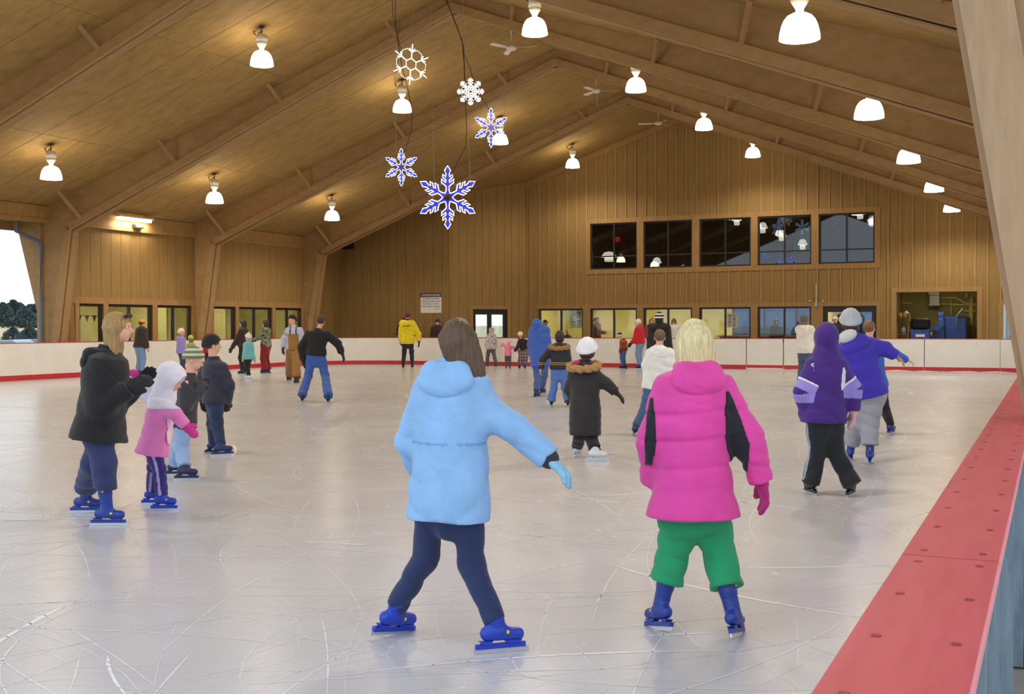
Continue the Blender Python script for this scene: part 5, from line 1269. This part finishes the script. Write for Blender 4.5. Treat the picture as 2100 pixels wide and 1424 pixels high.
def ex_purple(p):
    J = p['J']; L = p['loc']
    for sd in 'LR':
        sleeve_part(p, sd, .62, 1.0, (150, 138, 222), .004, 'upper'); sleeve_part(p, sd, .0, .45, (150, 138, 222), .004, 'fore'); sleeve_part(p, sd, .54, .64, (232, 232, 244), .007, 'upper')
    solid('white_flash', both(p['JT'], slab(L((1722, 800)), L((1728, 752)), .030), .006), .009, cloth((220, 220, 234)), p['jo'])
    solid('white_flash', both(p['JT'], slab(L((1657, 770)), L((1660, 742)), .026), .006), .009, cloth((200, 190, 232)), p['jo'])
person('child in purple hooded jacket with lilac sleeves and black trousers skating away at right', (1700, 1016), 1.52, 2,
       dict(head=(1694, 694), neck=(1695, 728), hip=(1690, 845), shL=(1662, 752), elL=(1645, 802), haL=(1652, 845, .05), shR=(1728, 752), elR=(1750, 800), haR=(1750, 842, -.02), hideL=1, knL=(1677, 930, .04), knR=(1714, 930, .04), ftL=(1664, 1014), ftR=(1743, 1018)),
       dict(c=(66, 32, 128), puff=.036, hem=.03, hood='up', flare=1.02, hoodk=1.08), dict(c=(26, 34, 40), w=1.10, flare=1.35, cuff=.03, stripe=(150, 168, 200)), DKSK, glove=(214, 176, 176), mitten=True, vox=.013, footyaw=(-12, 30), extra=ex_purple)
def ex_hoodie(p):
    J = p['J']; c = J['neck'] - p['fw'] * .10 - p['lat'] * .05 - p['ax'] * .05
    solid('hood_lining', ell(c + p['ax'] * .075 - p['lat'] * .01 - p['fw'] * .02, (.10, .06, .07), np.stack([p['lat'], p['fw'], p['ax']])), .012, cloth((206, 208, 216)), p['jo'])
person('skater in blue-violet hooded top with grey knit cap and grey sweatpants at right', (1768, 950), 1.70, 14,
       dict(head=(1744, 662), neck=(1750, 694), hip=(1778, 800), shL=(1728, 712, .05), elL=(1718, 752, .15), haL=(1720, 780, .3), shR=(1792, 706), elR=(1816, 716, -.04), haR=(1836, 730, -.06), hideL=1, knL=(1758, 868, .08), knR=(1784, 868, .02), ftL=(1744, 944), ftR=(1784, 951)),
       dict(c=(58, 44, 178), puff=.032, hem=.015, hood='down', flare=1.0), dict(c=(160, 164, 180), w=1.25, flare=1.2, cuff=-.03), SKB, hat=('beanie', (176, 184, 194)), hatk=1.1, hair=('bob', (90, 66, 50), .5), vox=.013, footyaw=(-5, 5), skin='skin2', extra=ex_hoodie)
person('child with tousled brown hair and bright blue sleeve behind the grey knit cap skater', (1800, 892), 1.50, 38,
       dict(head=(1783, 674), neck=(1784, 702), hip=(1795, 788), shR=(1806, 712), elR=(1836, 726), haR=(1860, 738), knR=(1814, 838, -.02), knL=(1790, 840, .1), ftR=(1826, 890), ftL=(1776, 884)),
       dict(c=(38, 96, 190), puff=.015), dict(c=(24, 26, 32), w=1.0, flare=1.1), SKB, hair=('short', (122, 88, 54)), vox=.015, footyaw=(15, 0))
def ex_long(p):
    sleeve_part(p, 'R', .86, 1.0, (20, 20, 24), .004, 'fore')
    solid('pink_lining', ell(p['J']['neck'] - p['lat'] * .075 - p['fw'] * .09 + p['ax'] * .0, (.045, .04, .03)), .01, cloth((190, 40, 120)), p['jo'])
person('child in white knit hat and long black quilted coat with fur collar', (1202, 944), 1.42, 22,
       dict(head=(1205, 720), neck=(1200, 744), hip=(1200, 840), shR=(1222, 768), elR=(1242, 786, -.02), haR=(1262, 804, -.04), shL=(1172, 768, .04), elL=(1168, 800, .14), haL=(1180, 825, .26), hideL=1, knR=(1212, 895), knL=(1188, 892, .06), ftR=(1220, 947), ftL=(1184, 938)),
       dict(c=(30, 28, 34), puff=.034, hem=.175, quilt=(.006, .09), fur=(176, 140, 88), flare=1.02), dict(c=(24, 24, 28), w=1.12, flare=1.3, stripe=(220, 222, 234)), WHSK, hat=('beanie', (232, 234, 246)), glove=(26, 24, 28), vox=.014, hatk=1.2, hair=('bob', (70, 54, 44), .6), footyaw=(0, 68), extra=ex_long)
def ex_fur(p):
    z = p['loc']((1146, 748))[2]
    for dz in (0, .035): solid('gold_band', both(p['J0'], band_at(p, z + dz - .008, z + dz + .008), .004), .01, cloth((190, 160, 80)), p['jo'])
person('woman with dark hair in short black jacket with fur collar and blue jeans', (1147, 833), 1.47, 8,
       dict(head=(1148, 690), hip=(1147, 755), elL=(1113, 738), haL=(1109, 756), knL=(1136, 795), knR=(1158, 795), ftL=(1131, 833), ftR=(1165, 834), neck=(1147, 707)),
       dict(c=(30, 32, 44), puff=.030, hem=-.01, quilt=(.005, .09), fur=(158, 124, 76)), dict(c=(82, 118, 188), w=1.02, flare=1.6, cuff=.03), DKSK, hair=('bob', (58, 42, 36), .75), vox=.017, extra=ex_fur)
# --- middle distance
person('man in black jacket and blue jeans gliding away with bent knees', (648, 822), 1.70, 0,
       dict(head=(658, 659), neck=(652, 678), hip=(648, 726), shL=(629, 684), elL=(618, 712), haL=(622, 740), shR=(677, 684), elR=(693, 706), haR=(701, 724), knL=(632, 772, .06), knR=(667, 771, .06), ftL=(620, 824), ftR=(673, 826)),
       dict(c=(20, 20, 26), puff=.034, hem=-.01, armw=1.0), dict(c=(62, 94, 168), w=1.1, flare=1.4, cuff=.02), DKSK, hair=('short', (66, 52, 48)), glove=(24, 24, 30), vox=.018)
def ex_tan(p):
    z = p['loc']((602, 678))[2]; J = p['J']
    solid('bib', both(p['JT'], slab(J['hip'] - p['ax'] * .05, J['neck'] - p['ax'] * .17, .15, .6), .012), .018, cloth((150, 106, 52)), p['root'])
    for s in (-1, 1): solid('strap', both(p['JT'], slab(J['hip'], J['neck'] - p['ax'] * .02, .02, .6) if False else loft(J['neck'] - p['ax'] * .2 + p['lat'] * s * .09, J['neck'] + p['lat'] * s * .08 + p['ax'] * .05, (1, 0, 0), [(0, .022, .6), (1, .022, .6)]), .012), .014, cloth((70, 70, 96)), p['root'])
    solid('neck_scarf', loft(J['neck'] - p['ax'] * .04, J['neck'] + p['ax'] * .06, p['lat'], [(0, .10, .09), (1, .075, .075)]), .014, cloth((236, 88, 40)), p['root'])
    sleeve_part(p, 'R', .45, .53, (34, 36, 60), .004, 'upper'); sleeve_part(p, 'R', .62, .70, (34, 36, 60), .004, 'upper')
person('man in tan bib overalls, pale grey top, orange scarf and black knit cap', (601, 785), 1.88, 196,
       dict(head=(599, 657), neck=(603, 672), hip=(604, 718), elR=(583, 694), haR=(581, 712), elL=(621, 694), haL=(620, 712), ftR=(594, 781), ftL=(609, 787)),
       dict(c=(186, 190, 216), puff=.025, hem=-.04), dict(c=(150, 106, 52), w=1.3, flare=1.3), (40, 40, 48), hat=('beanie', (22, 22, 26)), glove=(60, 60, 66), vox=.02, extra=ex_tan, head_yaw=206)
def ex_mask(p): solid('face_mask', ell(p['hpnt'](0, .075, -.05), (.05, .035, .045), p['HF']), .01, cloth((150, 200, 236)), p['root'])
person('woman in dark brown jacket with pale blue face mask and long dark hair', (500, 768), 1.72, -80,
       dict(elL=(484, 700, -.1), haL=(476, 714, -.1)), dict(c=(52, 40, 34), puff=.03, hem=.0), dict(c=(30, 30, 36)), DKSK, hair=('long', (46, 32, 28), 1.0), glove=(40, 50, 60), vox=.024, extra=ex_mask)
person('child in turquoise jacket, white knit hat and black trousers', (510, 780), 1.30, -60,
       dict(elR=(518, 728), haR=(522, 738)), dict(c=(112, 186, 196), puff=.03, hem=.05, quilt=(.005, .09)), dict(c=(24, 24, 28), w=1.1), WHSK, hat=('beanie', (226, 222, 216), cloth((226, 222, 216)), (226, 222, 216), (236, 232, 228)), vox=.022, stride=.1)
person('girl in camouflage jacket and dark red trousers by the left boards', (546, 766), 1.72, -75, None,
       dict(puff=.025, hem=.01, mat=patches('green_camo', [(60, 66, 50), (150, 150, 130), (96, 104, 76), (44, 46, 38)], 9)), dict(c=(132, 18, 30), w=1.25, flare=1.5, cuff=.02), (30, 40, 110), hair=('shoulder', (60, 40, 30)), vox=.024, arms=((10, 30, 60), (10, 10, 40)))
person('person in dark brown jacket, orange cap and pale jeans behind the blonde woman', (287, 771), 1.74, 40, None, dict(c=(54, 44, 40), puff=.04, hem=.0), dict(c=(120, 150, 196), w=1.1), NAVY, hat=('cap', (236, 160, 40)), hair=('short', (70, 50, 40)), vox=.024, lean=8)
person('child in lilac hooded jacket and cream knit hat by the left boards', (372, 772), 1.44, 60, None, dict(c=(150, 136, 206), puff=.035, hem=.02, hood='down'), dict(c=(60, 60, 90)), NAVY, hat=('beanie', (228, 214, 170)), vox=.024)
person('small child in lime hat and lime jacket beside the lilac jacket child', (392, 768), 1.22, -60, None, dict(c=(150, 166, 96), puff=.02), dict(c=(70, 80, 60)), NAVY, hat=('earflap', (176, 190, 96)), hair=('shoulder', (150, 120, 70), .8), vox=.022)
person('small child in red jacket and red hat partly hidden by the boy in navy', (429, 765), 1.30, -40, None, dict(c=(176, 24, 36), puff=.025), dict(c=(60, 30, 40)), NAVY, hat=('beanie', (190, 30, 44)), glove=(40, 40, 46), vox=.024)
def ex_yellow(p):
    J = p['J']; b = J['neck'] - p['ax'] * .22 - p['fw'] * (.135 + p['pf'])
    t = text('STAFF', .10, cloth((40, 40, 30)), p['root'], tuple(b), 'back_lettering'); t.rotation_euler = (R(90), 0, -R(4)); 
    t.location.y -= .03
person('man in bright yellow jacket, maroon knit hat and dark trousers standing by the far boards', (836, 755), 1.98, 6, dict(elR=(858, 686), haR=(859, 700)),
       dict(c=(226, 204, 24), puff=.04, hem=.06, armw=1.1, collar=(40, 44, 60)), dict(c=(32, 36, 50), w=.95), DKSK, hat=('beanie', (110, 22, 44)), glove=(36, 36, 30), vox=.024, spread=.14, extra=ex_yellow)
person('child in white and grey camouflage hooded jacket by the far door', (1008, 752), 1.44, -30, dict(elL=(998, 708), haL=(1000, 716)), dict(puff=.03, hem=.05, hood='up', mat=patches('grey_camo', [(150, 138, 136), (226, 216, 220), (120, 110, 108), (236, 228, 230)], 10, (1, 1, 2))), dict(c=(92, 88, 92), w=1.1, flare=1.2), (80, 78, 84), vox=.024, stride=-.16)
person('small child in pink jacket reaching left with one arm', (1042, 757), 1.03, -6, dict(elL=(1032, 706), haL=(1027, 710), elR=(1061, 715), haR=(1063, 722)), dict(c=(240, 132, 166), puff=.03, hem=.06, quilt=(.005, .1)), dict(mat=patches('dark_print', [(56, 50, 52), (110, 100, 104), (50, 44, 46)], 22), c=(60, 50, 50), w=1.15), (24, 34, 96), hat=('beanie', (240, 190, 204)), glove=(240, 190, 200), mitten=True, vox=.02, side=4)
person('woman in black top, cream hat and plaid trousers bending to the pink jacket child', (1071, 757), 1.50, 190, dict(head=(1067, 688), neck=(1072, 697), hip=(1076, 717), elR=(1062, 712, -.15), haR=(1055, 720, -.2)),
       dict(c=(24, 24, 32), puff=.02, hem=-.02), dict(mat=plaid('grey_plaid', (150, 132, 130), (118, 100, 104), (84, 66, 74)), c=(140, 120, 120), w=1.25, flare=1.3), (26, 40, 110), hat=('beanie', (236, 222, 180)), hair=('long', (150, 110, 60)), vox=.022, head_pitch=35)
person('skater in blue hooded jacket and blue jeans passing in the middle of the rink', (1106, 814), 1.74, 30, dict(head=(1102, 668), hip=(1108, 742), ftL=(1100, 816), ftR=(1112, 808)), dict(c=(62, 98, 190), puff=.035, hem=.03, hood='up'), dict(c=(64, 92, 160), w=1.05), NAVY, glove=(196, 160, 160), vox=.02)
person('child in orange and black jacket with white headband bending over by the far boards', (1279, 757), 1.30, -55, dict(head=(1271, 690), neck=(1278, 697)), dict(puff=.03, hem=.0, mat=patches('orange_black', [(40, 32, 30), (208, 84, 36), (48, 38, 34), (190, 70, 30)], 5)), dict(c=(66, 98, 150), w=1.05), NAVY, hat=('beanie', (34, 32, 36), cloth((34, 32, 36)), (226, 226, 232)), vox=.022, head_pitch=25)
person('man in red jacket, white knit hat and jeans helping the child in orange', (1313, 757), 1.72, -70, dict(elL=(1302, 696, -.1), haL=(1295, 704, -.1)), dict(c=(206, 26, 40), puff=.04, hem=-.01), dict(c=(122, 152, 196), w=1.15), (30, 44, 104), hat=('earflap', (232, 230, 226)), glove=(30, 30, 34), vox=.024, lean=6)
person('person in white jacket with brown hair partly hidden by the pink jacket girl', (1335, 893), 1.50, 5, dict(head=(1353, 692), neck=(1352, 714), hip=(1345, 792), ftL=(1304, 894), ftR=(1352, 886), shL=(1334, 722), elL=(1326, 752), haL=(1330, 778, .1), knL=(1322, 840, .04), tiltL=(10, 10)), dict(c=(232, 234, 232), puff=.035, hem=.0, hood='down'), dict(c=(70, 96, 140), w=1.0), (30, 40, 92), hair=('short', (110, 84, 62)), vox=.016)
person('tall person in striped knit hat and black fur hood behind the white jacket', (1352, 800), 1.80, 20, dict(), dict(c=(30, 26, 26), puff=.05, fur=(44, 36, 32)), dict(c=(40, 44, 60)), DKSK, hat=('beanie', (30, 30, 40), bands('striped_knit', [(28, 28, 40), (220, 220, 226)], .075)), hair=('bob', (40, 32, 28), .9), vox=.022)
person('woman in cream jacket, grey cap and long brown hair skating away at right', (1650, 794), 1.76, 40, dict(), dict(c=(228, 222, 214), puff=.03, hem=.03), dict(c=(70, 90, 116), w=1.0, flare=1.3), DKSK, hat=('beanie', (92, 94, 104)), hair=('long', (138, 100, 62), 1.0), vox=.02, arms=((6, 30, 60), (6, 30, 60)))
# --- behind the boards and behind the glass
spectator('person in black jacket standing behind the yellow jacket', 828, 653, 40.05, face=170, jacket=dict(c=(30, 30, 34), puff=.03), hair=('short', (30, 26, 24)), vox=.028, arms=((14, 20, 70), (14, 20, 70)))
spectator('person in dark maroon coat and purple knit hat against the corner wall', 897, 656, 40.05, face=165, jacket=dict(c=(62, 28, 44), puff=.05, hem=.05), hat=('beanie', (52, 34, 76)), vox=.028, head_pitch=18)
spectator('woman in white jacket and brown hat behind the far boards', 1382, 654, 41.6, face=190, jacket=dict(c=(236, 236, 238), puff=.03), hat=('cap', (110, 90, 70)), hair=('shoulder', (120, 84, 50)), vox=.028)
spectator('person in white knit hat behind the grey knit cap skater', 1713, 651, 41.8, face=185, jacket=dict(c=(40, 40, 50), puff=.03), hat=('beanie', (236, 226, 214)), vox=.028)
spectator('person in black knit hat and dark coat at the glass door', 1734, 630, 42.4, face=170, jacket=dict(c=(34, 34, 40), puff=.05, hem=.05), hat=('beanie', (22, 22, 26)), vox=.028)
spectator('woman with tied hair in maroon jacket behind the second lounge window', 1224, 650, YC + 1.3, face=100, jacket=dict(c=(112, 26, 34), puff=.03), hair=('pony', (150, 116, 64)), vox=.028, arms=((5, 20, 80), (5, 20, 80)), group='people behind the windows')
spectator('fair-haired child behind the leftmost lounge window', 1164, 677, YC + .9, face=150, jacket=dict(c=(40, 40, 46), puff=.02), hair=('short', (206, 176, 110)), vox=.028, group='people behind the windows')
spectator('person in dark cap behind the leftmost lounge window', 1118, 657, YC + .8, face=120, jacket=dict(c=(120, 130, 120), puff=.03), hat=('cap', (40, 40, 60)), vox=.028, group='people behind the windows')
def ex_mech(p): sleeve_part(p, 'R', .0, 1.0, (232, 190, 30), .006, 'upper')
spectator('worker in grey and yellow jacket bending beside the blue machine', 1880, 632, YC + 3.2, h=1.72, face=70, jacket=dict(c=(150, 150, 166), puff=.05, hem=.0), hat=('beanie', (30, 28, 30)), vox=.028, lean=35, arms=((10, 50, 10), (10, 50, 10)), group='people behind the windows', extra=ex_mech)
spectator('person in red jacket behind the striped knit hat', 1336, 653, 41.0, face=180, jacket=dict(c=(190, 50, 50), puff=.03), hair=('bob', (150, 110, 70)), vox=.028)
spectator('seated figure in dark coat behind the fifth lounge window', 1592, 655, YC + .8, face=175, jacket=dict(c=(36, 38, 42), puff=.05), hair=('bob', (40, 36, 34)), vox=.028, group='people behind the windows')
